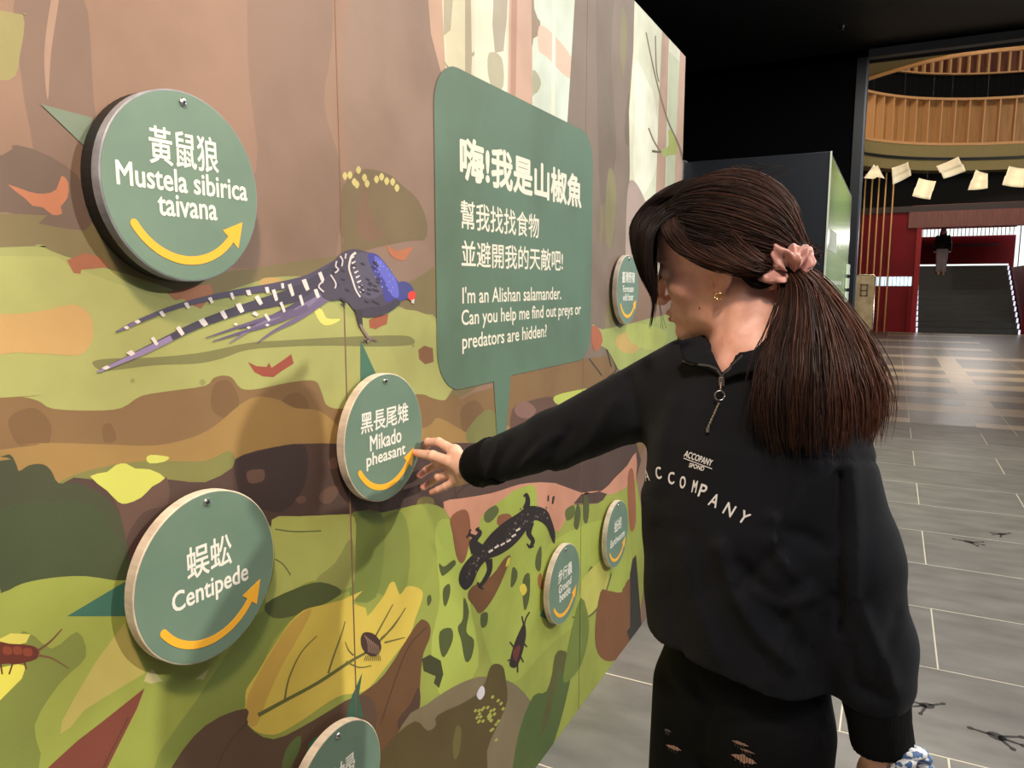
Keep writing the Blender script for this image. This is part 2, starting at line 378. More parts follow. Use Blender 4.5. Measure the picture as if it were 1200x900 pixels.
# --- meadow
A((146,158,52), [(-600,900),(-60,705),(0,695),(25,684),(60,677),(100,675),(150,680),(200,660),(250,640),(300,620),(350,612),(404,606),(450,600),(500,590),(530,600),(560,600),(590,585),(605,572),(620,570),(640,572),(660,590),(700,590),(715,575),(745,560),(745,745),(600,1000),(400,1400),(-600,1600)],3)
A((118,130,46), [(0,760),(30,740),(60,760),(90,740),(100,770),(70,800),(40,850),(45,900),(-20,960),(-200,900)],3)
A((124,140,48), [(300,720),(340,715),(380,690),(410,640),(440,612),(470,600),(480,640),(470,700),(420,690),(370,712),(320,750),(250,900),(180,900),(230,820)],3)  # darker green: cast shadow on the meadow, painted into the print
A((112,130,44), [(404,606),(445,600),(450,640),(440,700),(410,700),(412,650)],3)  # deeper strip of the same painted shadow
A((164,180,60), [(510,620),(530,610),(560,640),(550,700),(560,780),(520,820),(505,760),(515,700)],4)
A((156,172,56), [(560,680),(600,690),(640,640),(700,610),(735,620),(735,690),(690,720),(640,760),(600,800),(570,760)],4)
A((176,184,82), [(318,609),(350,605),(375,604),(395,603),(415,606),(416,640),(414,675),(400,690),(370,680),(345,690),(318,708),(310,700),(318,680),(322,650)],3)
A((150,156,70), [(370,680),(392,660),(412,630),(415,680),(398,692)],3)
band((100,112,54), [(322,620),(345,623),(376,622)], 1.6)
band((100,112,54), [(322,655),(332,662),(340,674)], 1.6)
A((78,90,36), [(310,708),(345,690),(375,682),(400,692),(385,705),(350,720),(320,724)],3)
# pointer of the centipede disc and neighbours
A((48,104,88), [(78,722),(150,679),(162,700),(150,722)],0)
A((112,130,112), [(47,122),(108,138),(102,175)],0)
A((60,112,92), [(422,398),(441,440),(422,448)],0)
A((60,112,92), [(632,722),(650,690),(650,730)],0)
A((178,166,78), [(145,730),(170,788),(130,812),(98,832),(82,852),(70,860),(72,845),(90,812),(112,775)],0)
A((188,178,120), [(168,798),(172,788),(178,784),(190,798),(176,801)],0)
A((190,180,120), [(228,796),(245,783),(238,796)],0)
A((122,62,46), [(169,806),(160,830),(120,910),(90,1000),(20,1000),(55,900),(90,868),(120,845)],0)
band((84,54,40), [(150,840),(120,900)], 1.5)
A((208,200,70), [(-120,760),(0,748),(12,742),(35,743),(30,753),(0,760)],0)
A((214,208,52), [(-120,790),(0,782),(20,778),(30,780),(25,795),(12,808),(0,820),(-120,860)],0)
for q in ([(-100,780),(-20,752),(10,754),(35,756),(45,762),(42,772),(20,778),(0,778),(-60,790)],): A((96,38,22), q, 3)
for q in ((8,762),(20,762),(32,764)): A((132,58,30), [(q[0]-5,q[1]-4),(q[0]+4,q[1]-4),(q[0]+5,q[1]+4),(q[0]-4,q[1]+4)],3)
band((110,72,40), [(44,762),(58,752),(72,737)], [3,1.5])
band((120,78,50), [(44,768),(60,771),(80,783)], [3,1])
for q in ((0,776,2,790),(14,778,10,790),(28,776,30,784)): band((90,44,28), [(q[0],q[1]),(q[2],q[3])], 2)
# yellow leaf
YL = [(287,822),(288,808),(300,790),(315,765),(328,745),(340,728),(355,715),(372,710),(400,703),(425,692),(412,706),(428,712),(430,722),(442,708),(450,697),(456,684),(462,682),(468,697),(475,688),(484,687),(494,692),(494,703),(486,725),(480,744),(462,768),(445,790),(432,806),(420,812),(402,814),(385,822),(365,836),(350,846),(335,855),(320,861),(302,858),(290,848),(287,835)]
A((210,186,52), YL, 2)
A((196,160,50), [(290,815),(315,768),(340,730),(365,713),(350,745),(330,780),(312,820),(300,850),(290,845)],3)
band((92,98,34), [(302,838),(335,820),(372,800),(410,775),(432,762),(455,740),(470,720)], [5,4,4,3,2.5,1.2])
for q in ([(333,820),(338,795),(352,765),(371,745)], [(384,789),(390,770),(400,742),(404,728)], [(405,775),(420,782),(435,780)], [(436,752),(448,730),(460,708)], [(446,748),(460,735),(475,712)], [(450,753),(462,750),(474,747)],[(414,768),(408,762),(404,752)]):
    band((108,106,36), q, [2.4,1.2])
# brown leaves below
A((104,72,36), [(487,732),(498,727),(504,735),(503,748),(496,765),(493,785),(490,820),(480,845),(470,868),(440,890),(420,960),(360,960),(380,850),(420,815),(450,790)],3)
A((78,54,40), [(480,825),(490,805),(492,825),(484,848),(472,862),(465,845)],3)
band((78,54,32), [(500,735),(480,755),(465,790),(445,850)], 1.5)
A((88,66,48), [(200,900),(240,850),(288,830),(290,850),(320,866),(365,845),(420,814),(440,830),(430,870),(360,900),(280,1000),(150,1000)],3)
band((70,50,38), [(290,845),(262,880),(240,940)], 1.5)
A((88,110,52), [(330,893),(340,870),(352,862),(350,880),(340,900),(330,940)],2)
A((40,92,74), [(424,788),(420,815),(425,840),(405,842),(412,815)],0)
A((30,110,80), [(352,900),(362,870),(372,862),(365,900)],0)
# pink earth path
A((196,140,116), [(519,588),(540,584),(575,578),(600,570),(618,566),(650,566),(680,577),(705,575),(720,560),(735,545),(745,530),(745,560),(735,570),(715,580),(700,575),(680,580),(668,598),(655,622),(645,618),(634,600),(622,590),(608,600),(590,640),(560,640),(540,615),(525,605)],2)
A((152,170,52), [(560,622),(568,600),(582,590),(592,583),(602,575),(622,568),(628,575),(630,600),(642,640),(600,700),(560,690)],3)
A((134,84,54), [(527,608),(538,598),(548,600),(551,625),(546,652),(540,660),(534,650),(530,625)],3)
A((134,84,54), [(584,604),(596,602),(600,610),(590,618),(582,614)],3)
A((84,96,44), [(568,600),(580,592),(584,600),(574,612),(567,610)],3)
A((90,100,40), [(662,598),(672,592),(673,604),(664,610)],3)
A((40,30,28), [(641,582),(643,579),(643,587),(641,588)],0)
A((40,30,28), [(647,582),(650,581),(648,591),(646,590)],0)
A((110,72,34), [(548,700),(552,688),(575,675),(590,655),(598,652),(588,680),(575,705),(562,719),(555,710)],3)
A((150,90,58), [(735,560),(742,552),(745,610),(738,620)],3)
for q in ([(514,660),(520,664),(531,656),(533,662),(520,674),(516,672)], [(519,690),(526,684),(527,695),(522,710),(519,705)], [(543,700),(549,716),(546,740),(555,750),(552,770),(545,775),(540,750),(536,735),(542,725)], [(500,700),(504,697),(505,704),(501,710)], [(515,740),(528,736),(530,750),(520,770),(515,760)],[(563,720),(571,718),(570,732),(564,735)], [(600,665),(606,670),(604,682),(598,688)], [(628,650),(634,640),(633,668),(627,665)], [(612,680),(620,672),(620,700),(614,715)],[(676,590),(680,600),(677,620),(672,615)],[(684,580),(690,590),(688,612),(683,608)],[(688,672),(694,664),(692,690),(686,695)]):
    A((74,84,34), q, 3)
A((58,62,26), [(494,772),(503,767),(516,774),(519,790),(514,806),(508,800),(510,792),(496,786)],0)
A((206,190,40), [(594,656),(597,653),(596,661),(592,664)],3)
A((206,190,40), [(608,688),(614,684),(617,692),(612,698)],3)
A((150,98,44), [(630,676),(634,672),(636,690),(631,688)],3)
# leaf behind the ground-beetle disc, trunk foot
A((184,184,74), [(678,722),(680,690),(684,676),(708,655),(714,680),(708,702),(695,718)],3)
band((92,100,44), [(670,723),(690,722),(706,703),(716,672)], [1.5,2.5,1.5])
A((122,78,42), [(703,694),(712,692),(728,694),(735,680),(745,684),(745,760),(735,765),(715,775),(700,765),(697,735)],3)
A((46,44,40), [(738,672),(741,655),(745,650),(752,740),(738,752),(734,740)],0)
A((124,82,46), [(729,690),(738,680),(738,735),(730,745)],0)
# lower right
A((122,112,84), [(470,850),(500,825),(530,805),(560,793),(580,795),(600,800),(620,820),(640,860),(620,960),(500,1000),(430,960)],3)
A((84,72,28), [(455,870),(485,845),(500,856),(510,850),(512,838),(545,822),(565,806),(575,780),(588,780),(592,795),(594,820),(585,845),(570,880),(560,950),(430,1000),(440,900)],3)
A((74,96,38), [(610,850),(625,815),(640,810),(650,780),(662,762),(668,790),(664,815),(655,850),(640,900),(620,1000),(590,1000),(600,900)],3)
A((84,84,36), [(645,800),(650,768),(658,762),(664,770),(662,800),(655,780),(650,810),(640,850),(632,860)],3)
A((104,100,44), [(530,870),(535,850),(540,856),(538,880),(532,890)],3)
A((205,205,215), [(558,814),(563,804),(567,806),(567,814),(562,820)],3)
random.seed(4)
for i in range(30):
    x = 560+random.gauss(0, 4) if i % 3 == 0 else 578+random.gauss(0, 6); y_ = 840+random.gauss(0, 12)
    A((160,168,60), [(x-2.4,y_+1),(x,y_-2.2),(x+2.4,y_-1),(x,y_+2.2)],0)
A((104,124,40), [(680,700),(690,735),(680,780),(660,800),(665,760)],3)

ca_mat = mat('mural_print', (128,128,128), 0.62, attr=True, c2=(226,222,216), scale=5, coords='World', bump=0.12, bscale=450, nmix=(0.4, 0.75), detail=8)
def clip_poly(poly, lim, keep_greater):
    out = []; n = len(poly)
    for i in range(n):
        a, b = poly[i], poly[(i+1) % n]
        ia = (a[0] >= lim) if keep_greater else (a[0] <= lim); ib = (b[0] >= lim) if keep_greater else (b[0] <= lim)
        if ia: out.append(a)
        if ia != ib:
            t = (lim-a[0])/(b[0]-a[0]); out.append((lim, a[1]+t*(b[1]-a[1])))
    return out
def clip_z(poly, lim, keep_greater):
    return [(b, a) for a, b in clip_poly([(q[1], q[0]) for q in poly], lim, keep_greater)]
def color_layer(me, cols):
    ly = me.color_attributes.new('Col', 'FLOAT_COLOR', 'CORNER'); arr = np.ones((len(me.loops), 4)); 
    for p, c in zip(me.polygons, cols): arr[p.loop_start:p.loop_start+p.loop_total, :3] = c
    ly.data.foreach_set('color', arr.ravel())
def haze(c):
    l = np.array(lin(c)); y_ = l@np.array([.21,.72,.07]); l = l*.90+y_*.10; return tuple(l*np.array([.93,.88,.84])) if c[0] > c[1] and c[1] < 150 else tuple(l*.93)
tris = [(haze(c), LEV[0]+i, tri_list(poly)) for i, (c, poly) in enumerate(art)]
for a, b in zip(JO[:-1], JO[1:]):
    y0, y1 = a+0.0009, b-0.0009; vs = []; fs = []; cs = []
    def addp(poly, x, c):
        n = len(vs); vs.extend([(x, q[0], q[1]) for q in poly]); fs.append(tuple(range(n, n+len(poly)))); cs.append(c)
    base = haze(BR)
    e = 0.0012; f = XB
    vs += [(f-0.045,y0,0.0),(f-0.045,y1,0.0),(f-0.045,y1,HT),(f-0.045,y0,HT),(f-e,y0,0.0),(f-e,y1,0.0),(f-e,y1,HT),(f-e,y0,HT),(f,y0+e,0.0),(f,y1-e,0.0),(f,y1-e,HT-e),(f,y0+e,HT-e)]
    for q in ((0,4,7,3),(1,2,6,5),(2,3,7,6),(0,1,5,4),(0,3,2,1),(4,8,11,7),(5,6,10,9),(7,11,10,6),(4,5,9,8),(8,9,10,11)): fs.append(q); cs.append(base)
    for c, lev, tl in tris:
        for t in tl:
            q = clip_poly(t, y0+e, True)
            if len(q) > 2: q = clip_poly(q, y1-e, False)
            if len(q) > 2: q = clip_z(q, 0.001, True)
            if len(q) > 2: q = clip_z(q, HT-e, False)
            if len(q) > 2:
                ar = sum(q[i][0]*q[(i+1)%len(q)][1]-q[(i+1)%len(q)][0]*q[i][1] for i in range(len(q)))
                if ar < 0: q = q[::-1]
                if abs(ar) > 1e-8: addp(q, f + 0.000008*(lev+1), c)
    o = mesh('panel', vs, fs, ca_mat, mural); color_layer(o.data, cs); mlocal(o)
ZL = XB + 0.000008*(len(art)+4)

def flat_part(name, shapes, m, x=ZL, parent=mural, label=None, step=0.00001):
    """printed figure: list of (colour, outline in photo pixels or wall coordinates)"""
    vs = []; fs = []; cs = []
    for i, (c, poly) in enumerate(shapes):
        for t in tri_list(poly):
            ar = (t[1][0]-t[0][0])*(t[2][1]-t[0][1])-(t[2][0]-t[0][0])*(t[1][1]-t[0][1])
            if ar < 0: t = t[::-1]
            n = len(vs); vs += [(x+step*i, q[0], q[1]) for q in t]; fs.append((n, n+1, n+2)); cs.append(lin(c))
    o = mesh(name, vs, fs, m, parent); color_layer(o.data, cs)
    if parent is mural: mlocal(o)
    if label: o['label'] = label
    return o
S = []
def A2(c, pts, s=4): S.append((c, [to_wall(p) for p in (catmull(pts, s) if s else pts)]))
def B2(c, pts, wd):
    pts = [np.array(p, float) for p in catmull(pts, 4, False)]; n = len(pts); l = []; r = []
    for i, p in enumerate(pts):
        t = pts[min(i+1, n-1)] - pts[max(i-1, 0)]; t = t/(np.linalg.norm(t)+1e-9); q = np.array([-t[1], t[0]])
        ww = wd if not hasattr(wd, '__len__') else np.interp(i/(n-1), np.linspace(0, 1, len(wd)), wd)
        l.append(p+q*ww/2); r.append(p-q*ww/2)
    S.append((c, [to_wall(p) for p in l + r[::-1]]))
# speech bubble
S = []
y0, y1, z1, z0 = 1.411, 2.372, 1.987, 1.253
bl = []
rr = 0.1
for cx, cz, a0 in ((y1-rr, z1-rr, 0), (y0+rr, z1-rr, 90), (y0+rr, z0+rr, 180), (y1-rr, z0+rr, 270)):
    for k in range(9):
        a = R(a0+90*k/8); bl.append((cx+rr*math.cos(a), cz+rr*math.sin(a)))
        if a0 == 180 and k == 8: bl += [to_wall((578,447)), to_wall((582,515)), to_wall((592,513)), to_wall((598,440))]
print('bubble px', )
S.append(((84,110,92), bl))
bub = flat_part('speech_bubble', S, ca_mat, label='large rounded dark green speech bubble with white lettering')
white = mat('print_white', (216, 210, 194), 0.65)
def bold_add(g, vs, fs, x, r, dx=0.00001):
    k = 0
    for du, dv in [(0,0)] + ([(r,0),(-r,0),(0,r),(0,-r),(r*.7,r*.7),(-r*.7,-r*.7),(r*.7,-r*.7),(-r*.7,r*.7)] if r else []):
        g.add([(x+dx*k, v[0]+du, v[1]+dv) for v in vs], fs); k += 1
def wall_text(name, lines, x, m, parent, bold=0.0):
    g = G()
    for body, ya, yb, za, zb, bd in lines:
        vs, fs = fit_text(body, ya+bd, yb-bd, za+bd, zb-bd); bold_add(g, vs, fs, x, bd)
    o = g.build(name, m, parent)
    # letters must face the room (+x)
    bm = bmesh.new(); bm.from_mesh(o.data)
    for f_ in bm.faces:
        if f_.normal.x < 0: f_.normal_flip()
    bm.to_mesh(o.data); bm.free()
    return o
L0 = [((538,155),(681,200)), ]
def box_px(xl, yt, xr, yb_):   # text box: left edge x with top/bottom, right edge x
    a = to_wall((xl, yt)); b = to_wall((xl, yb_)); c = to_wall((xr, yt)); return a[0], c[0], b[1], a[1]
lines = [
 ('嗨!我是山椒魚', to_wall((538,180))[0], to_wall((681,220))[0], to_wall((541,211))[1], to_wall((541,158))[1], 0.0034),
 ('幫我找找食物', to_wall((539,250))[0], to_wall((631,258))[0], to_wall((541,268))[1], to_wall((541,234))[1], 0.0007),
 ('並避開我的天敵吧!', to_wall((540,300))[0], to_wall((659,306))[0], to_wall((541,313))[1], to_wall((541,281))[1], 0.0007),
 ("I'm an Alishan salamander.", to_wall((541,345))[0], to_wall((657,343))[0], to_wall((541,356))[1], to_wall((541,336))[1], 0.0006),
 ('Can you help me find out preys or', to_wall((540,375))[0], to_wall((680,365))[0], to_wall((541,387))[1], to_wall((541,363))[1], 0.0006),
 ('predators are hidden?', to_wall((541,403))[0], to_wall((640,390))[0], to_wall((541,415))[1], to_wall((541,391))[1], 0.0006)]
lt = wall_text('lettering', lines, ZL+0.0001, white, bub)
lt['label'] = 'white Chinese and English lettering'
# pheasant
S = []
D1=(62,58,76); D2=(74,68,92); WH=(214,206,204)
B2(D2, [(400,312),(360,328),(320,336),(270,344),(210,358),(160,377),(135,389)], [22,12,9,7,6,5,1.5])
B2((112,98,140), [(160,377),(150,382),(136,388)], [5,3,1.5])
B2(D1, [(400,316),(370,335),(335,348),(290,360),(230,381),(170,410),(113,436)], [26,22,16,11,9,8,2])
B2((138,122,166), [(200,396),(165,413),(113,436)], [7,7,2])
B2(D2, [(400,330),(370,350),(345,362),(310,375),(280,385)], [22,18,13,5,1])
B2((120,108,140), [(380,348),(340,368),(300,382),(268,402)], [12,8,4,1])
B2((104,92,122), [(385,346),(350,372),(320,388),(300,402)], [10,6,3,1])
B2((96,84,116), [(360,360),(320,378),(280,390),(248,400)], [8,5,3,1])
B2((96,84,116), [(345,364),(300,376),(240,396)], [6,4,1])
for x, y_, w_, h_, a in ((147,384,5,4,-25),(160,377,6,4,-25),(189,368,5,7,-20),(218,358,5,7,-15),(246,352,5,7,-12),(271,347,4,8,-8),(290,343,6,6,0),(312,340,5,7,0),(330,335,4,6,5),(123,431,8,4,-25),(152,414,8,6,-28),(180,400,5,10,-25),(210,388,6,11,-24),(237,378,8,9,-20),(261,369,6,10,-18),(280,361,7,11,-15),(302,352,6,11,-20),(321,346,5,13,-10),(340,340,5,14,-10),(357,334,6,13,-12),(376,326,5,14,-15),(312,372,4,9,-25),(330,360,4,12,-15),(352,352,4,12,-10),(370,344,5,10,-10),(388,338,6,9,-25),(298,368,5,6,-40),(275,380,4,3,-35),(290,384,4,3,-35),(312,381,4,3,-35)):
    c_, s_ = math.cos(R(a)), math.sin(R(a)); q = [(-.55,-.5),(.3,-.55),(.45,-.1),(.6,.45),(-.1,.55),(-.35,.1)]
    A2(WH, [(x+u*w_*c_-v*h_*s_, y_+u*w_*s_+v*h_*c_) for u, v in q], 0)
A2((70,64,80), [(378,330),(385,318),(392,305),(402,295),(415,292),(428,295),(440,300),(450,312),(458,325),(462,345),(455,362),(440,370),(425,371),(415,365),(403,352),(385,352),(375,345)])
A2((82,78,98), [(420,296),(432,298),(443,306),(452,320),(450,340),(435,350),(420,345),(412,325),(414,305)])
A2((62,62,140), [(430,298),(440,298),(450,308),(460,322),(468,332),(478,332),(482,338),(478,348),(470,352),(462,355),(450,352),(446,335),(436,318)])
A2((92,96,190), [(438,300),(446,305),(455,316),(464,330),(466,348),(458,346),(450,330),(440,312)])
A2((60,56,70), [(415,365),(430,360),(450,358),(462,350),(468,355),(455,366),(440,371),(426,371)])
A2((62,66,128), [(466,332),(474,330),(482,336),(484,343),(480,349),(474,350),(468,344)])
A2((206,60,48), [(479,342),(484,341),(486,346),(484,352),(479,352),(477,346)],3)
A2((190,190,190), [(481,352),(485,350),(484,356),(481,355)],0)
B2(WH, [(416,296),(411,300),(409,306),(408,315),(412,328),(416,340),(421,348)], [3,2,1.5])
for i in range(8): 
    x, y_ = 409+i*1.6, 302+i*5.6; A2(WH, [(x,y_),(x+5,y_-2),(x+5,y_-.6),(x+1,y_+2)],0)
for i in range(26):
    x = 437+random.random()*22; y_ = 303+random.random()*30+(x-437)*.5; A2((140,146,220), [(x,y_),(x+1.5,y_-1),(x+1.2,y_+1.3)],0)
for i in range(34):
    x = 385+random.random()*55; y_ = 305+random.random()*50; A2((50,46,62), [(x,y_),(x+5,y_+2),(x+4,y_+4),(x,y_+2)],0)
for q in ([(393,306),(392,312),(395,316),(391,320)], [(376,330),(372,336),(378,342)], [(386,322),(392,332),(391,338)], [(397,300),(400,305),(399,312)], [(404,297),(403,303)]): B2((196,190,196), q, 1.8)
A2((56,48,56), [(414,362),(424,364),(423,372),(424,382),(420,384),(417,374)],0)
B2((130,110,108), [(421,380),(425,388),(431,397),(429,401)], [3,3,2.4])
B2((120,100,100), [(426,398),(434,397),(441,399)], [2.5,1.5])
B2((60,52,56), [(431,397),(424,401)], 1.6)
flat_part('pheasant_picture', S, ca_mat, label='printed blue and grey pheasant with long white-barred tail feathers')
# salamander
S = []; DK=(28,21,21)
A2(DK, [(538,684),(538,672),(544,660),(553,650),(563,640),(575,625),(590,612),(607,601),(616,594),(628,593),(640,598),(646,610),(650,625),(649,637),(645,630),(640,617),(630,610),(622,612),(612,627),(600,640),(585,650),(570,656),(560,668),(553,684),(545,691)],4)
for q in ([(556,648),(552,636),(556,630),(549,626)], [(563,642),(556,634),(562,624),(557,620)], [(572,655),(573,668),(567,680),(561,688)], [(621,612),(619,625),(624,634),(620,642)], [(616,596),(618,586),(616,578)]):
    B2(DK, q, [9,6,5,3])
for q in ([(549,626),(551,620)],[(549,626),(546,630)],[(557,620),(561,618)],[(561,688),(559,682)],[(561,688),(566,690)],[(620,642),(617,637)],[(620,642),(625,640)],[(616,578),(613,582)],[(616,578),(619,583)]): B2(DK, q, 2)
for i in range(90):
    t = random.random(); x = np.interp(t, [0,.2,.5,.8,1],[543,556,582,612,640]); y_ = np.interp(t, [0,.2,.5,.8,1],[680,660,634,606,603])+random.gauss(0,5)
    A2(random.choice([(70,58,56),(110,98,96),(48,38,38)]), [(x,y_),(x+1.5,y_-1.6),(x+2.2,y_+.2),(x+.8,y_+1.4)],0)
for (x, y_) in ((571,646),(578,641),(585,638),(592,634),(598,628),(603,621)): A2((206,196,194), [(x,y_),(x+5,y_-3),(x+6,y_-1),(x+1,y_+2)],0)
flat_part('salamander_picture', S, ca_mat, label='printed dark brown speckled salamander')
S = []
A2((40,26,26), [(597,780),(598,770),(603,752),(609,738),(614,730),(616,742),(614,755),(610,770),(604,782)],3)
A2((96,44,40), [(600,765),(606,756),(609,760),(604,775)],3)
for q in ([(603,760),(597,752)],[(600,772),(594,774)],[(612,752),(617,758)],[(609,768),(613,776)],[(614,731),(616,724),(620,717)],[(613,731),(611,722)],[(606,778),(606,788)]): B2((50,34,30), q, 1.6)
flat_part('beetle_picture', S, ca_mat, label='small printed dark ground beetle')
S = []
A2((62,42,36), [(422,748),(426,741),(436,742),(444,750),(446,760),(441,768),(432,768),(424,760)],3)
for i in range(7): B2((140,112,96), [(426+i*2.6,744+i*2),(430+i*2.2,752+i*1.6),(431+i*2,764+i*.6)], .9)
for i in range(9): B2((84,66,40), [(428+i*2,768),(426+i*2.4,774)], .8)
flat_part('woodlouse_picture', S, ca_mat, label='small printed brown segmented bug on the yellow leaf')

# ------------------------------------------------------------------ turning discs
ply = mat('plywood_edge', (216, 202, 182), 0.6, c2=(176, 162, 148), scale=30, stretch=(0.4, 1, 1), bump=0.2, bscale=80)
green_face = mat('disc_green', (99, 124, 108), 0.55, c2=(92, 117, 102), scale=12, bump=0.12, bscale=500)
yellow = mat('arrow_yellow', (226, 168, 44), 0.55)
steel = mat('steel', (190, 190, 190), 0.25, metal=1.0)
lwhite = mat('disc_white', (218, 217, 208), 0.6)
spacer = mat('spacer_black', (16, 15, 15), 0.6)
RD = 0.1275
def disc(y, z, gap, th, tilt, cn, en, label, cnbox, enboxes, a, edge=None):
    root = empty('round_flip_sign', (XB, y, z)); root.rotation_euler = (R(tilt), 0, 0)
    tag(root, label, 'sign', 'round green turning signs on the mural')
    n = 72; x0, x1 = gap, gap+th
    def ring(r, x): return [(x, r*math.cos(2*math.pi*k/n), r*math.sin(2*math.pi*k/n)) for k in range(n)]
    def loft(rings, cap0, cap1):
        vs = [p for r_ in rings for p in r_]; fs = []
        for i in range(len(rings)-1):
            fs += [(i*n+k, i*n+(k+1) % n, (i+1)*n+(k+1) % n, (i+1)*n+k) for k in range(n)]
        if cap0: fs.append(tuple(range(n))[::-1])
        if cap1: fs.append(tuple(range((len(rings)-1)*n, len(rings)*n)))
        return vs, fs
    vs, fs = loft([ring(RD-.001, x0), ring(RD, x0+.001), ring(RD, x1-.001), ring(RD-.001, x1)], True, True)
    mesh('wooden_board', vs, fs, edge or ply, root)
    vs, fs = loft([ring(RD-.0022, x1), ring(RD-.0022, x1+.0006), ], True, True)
    mesh('green_face', vs, fs, green_face, root)
    # hub on which the disc turns; with edge given, black fills the whole gap
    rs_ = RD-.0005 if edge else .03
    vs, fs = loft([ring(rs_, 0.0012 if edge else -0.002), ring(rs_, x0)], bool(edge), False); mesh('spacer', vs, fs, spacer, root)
    # screw with a cross recess
    g = G(); sy, sz = 0.0, RD-0.0145; m = 16; xs = x1+.0006
    vs = []
    for r_, xx in ((.0058, 0), (.0058, .0012), (.0044, .0030), (.002, .0036)):
        vs += [(xs+xx, sy+r_*math.cos(2*math.pi*k/m), sz+r_*math.sin(2*math.pi*k/m)) for k in range(m)]
    fs = [(i*m+k, i*m+(k+1) % m, (i+1)*m+(k+1) % m, (i+1)*m+k) for i in range(3) for k in range(m)] + [tuple(range(3*m, 4*m))]
    sc = mesh('screw', vs, fs, steel, root)
    G().box((xs+.0034, sy-.0022, sz-.0005), (xs+.0040, sy+.0022, sz+.0005)).box((xs+.0034, sy-.0005, sz-.0022), (xs+.0040, sy+.0005, sz+.0022)).build('screw_slot', spacer, sc)
    xt = x1+.0010; g = G()
    vs, fs = fit_text(cn, *cnbox); bold_add(g, vs, fs, xt, 0.0006)
    for t, bx in zip(en, enboxes):
        vs, fs = fit_text(t, *bx); bold_add(g, vs, fs, xt, 0.0007)
    o = g.build('lettering', lwhite, root)
    bm = bmesh.new(); bm.from_mesh(o.data)
    for f_ in bm.faces:
        if f_.normal.x < 0: f_.normal_flip()
    bm.to_mesh(o.data); bm.free()
    # arrow: arc from left to the upper right
    cy, cz, ra, a0, a1, wd = a; pts = []; NN = 26
    outer = []; inner = []
    for k in range(NN+1):
        q = R(a0 + (a1-a0)*k/NN); outer.append((cy+(ra+wd/2)*math.cos(q), cz+(ra+wd/2)*math.sin(q))); inner.append((cy+(ra-wd/2)*math.cos(q), cz+(ra-wd/2)*math.sin(q)))
    cap = [(cy+ra*math.cos(R(a0)) + wd/2*math.cos(R(a0)-math.pi/2+0*k) , 0) for k in range(1)]
    q0 = R(a0); capc = (cy+ra*math.cos(q0), cz+ra*math.sin(q0)); caps = []
    for k in range(1, 8):
        ang = q0 + math.pi + math.pi*k/8; caps.append((capc[0]+wd/2*math.cos(ang), capc[1]+wd/2*math.sin(ang)))
    q = R(a1); t = (-math.sin(q), math.cos(q)); rd = (math.cos(q), math.sin(q)); ec = (cy+ra*math.cos(q), cz+ra*math.sin(q))
    hw = wd*1.6; hl = wd*3.1
    head = [(ec[0]+rd[0]*hw, ec[1]+rd[1]*hw), (ec[0]+t[0]*hl, ec[1]+t[1]*hl), (ec[0]-rd[0]*hw, ec[1]-rd[1]*hw)]
    # order: outer from a0 to a1, head, inner back, cap
    poly = outer + head + inner[::-1] + caps
    vs, fs = prism(poly, .0006, lambda u, v, w_: (xt-.0004+w_, u, v))
    mesh('arrow', vs, fs, yellow, root)
    return root
ARC = (0.0, 0.0, 0.093, 214, 322, 0.0115)
AR1 = (-0.002, 0.0, 0.0985, 213, 318, 0.0115)
def tb(y0, y1, z0, z1): return (y0, y1, z0, z1)
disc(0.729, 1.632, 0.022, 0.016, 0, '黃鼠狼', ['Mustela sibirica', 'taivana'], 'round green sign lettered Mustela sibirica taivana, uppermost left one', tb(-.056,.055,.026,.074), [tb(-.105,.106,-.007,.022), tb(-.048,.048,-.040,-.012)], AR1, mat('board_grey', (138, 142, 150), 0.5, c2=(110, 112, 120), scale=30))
disc(1.176, 1.200, 0.012, 0.018, 0, '黑長尾雉', ['Mikado', 'pheasant'], 'round green sign lettered Mikado pheasant, its edge pinched by the hand', tb(-.078,.076,.020,.060), [tb(-.052,.050,-.018,.012), tb(-.064,.063,-.054,-.022)], AR1)
disc(0.737, 1.072, 0.014, 0.018, 0, '蜈蚣', ['Centipede'], 'round green sign lettered Centipede, at the lower left', tb(-.040,.040,.006,.054), [tb(-.068,.070,-.040,-.002)], AR1)
disc(2.100, 0.552, 0.012, 0.018, 0, '步行蟲', ['Ground', 'beetle'], 'small-looking round green sign lettered Ground beetle, below the salamander', tb(-.056,.056,.018,.060), [tb(-.050,.050,-.016,.010), tb(-.044,.044,-.046,-.018)], AR1)
disc(2.612, 0.560, 0.012, 0.018, 0, '蚯蚓', ['Earthworm'], 'round green sign lettered Earthworm, half beside the black sweatshirt', tb(-.040,.040,.014,.058), [tb(-.080,.082,-.032,-.004)], AR1)
disc(2.680, 1.482, 0.012, 0.018, 0, '臺灣野豬', ['Formosan', 'wild boar'], 'round green sign lettered Formosan wild boar, in front of the visitor\'s face', tb(-.074,.074,.026,.066), [tb(-.062,.062,-.008,.016), tb(-.062,.062,-.040,-.014)], AR1)
disc(1.000, 0.552, 0.016, 0.018, 0, '鼠婦', ['Woodlouse'], 'round green sign cut off by the bottom edge, only its top seen', tb(-.046,.046,.012,.056), [tb(-.066,.066,-.034,-.004)], AR1)
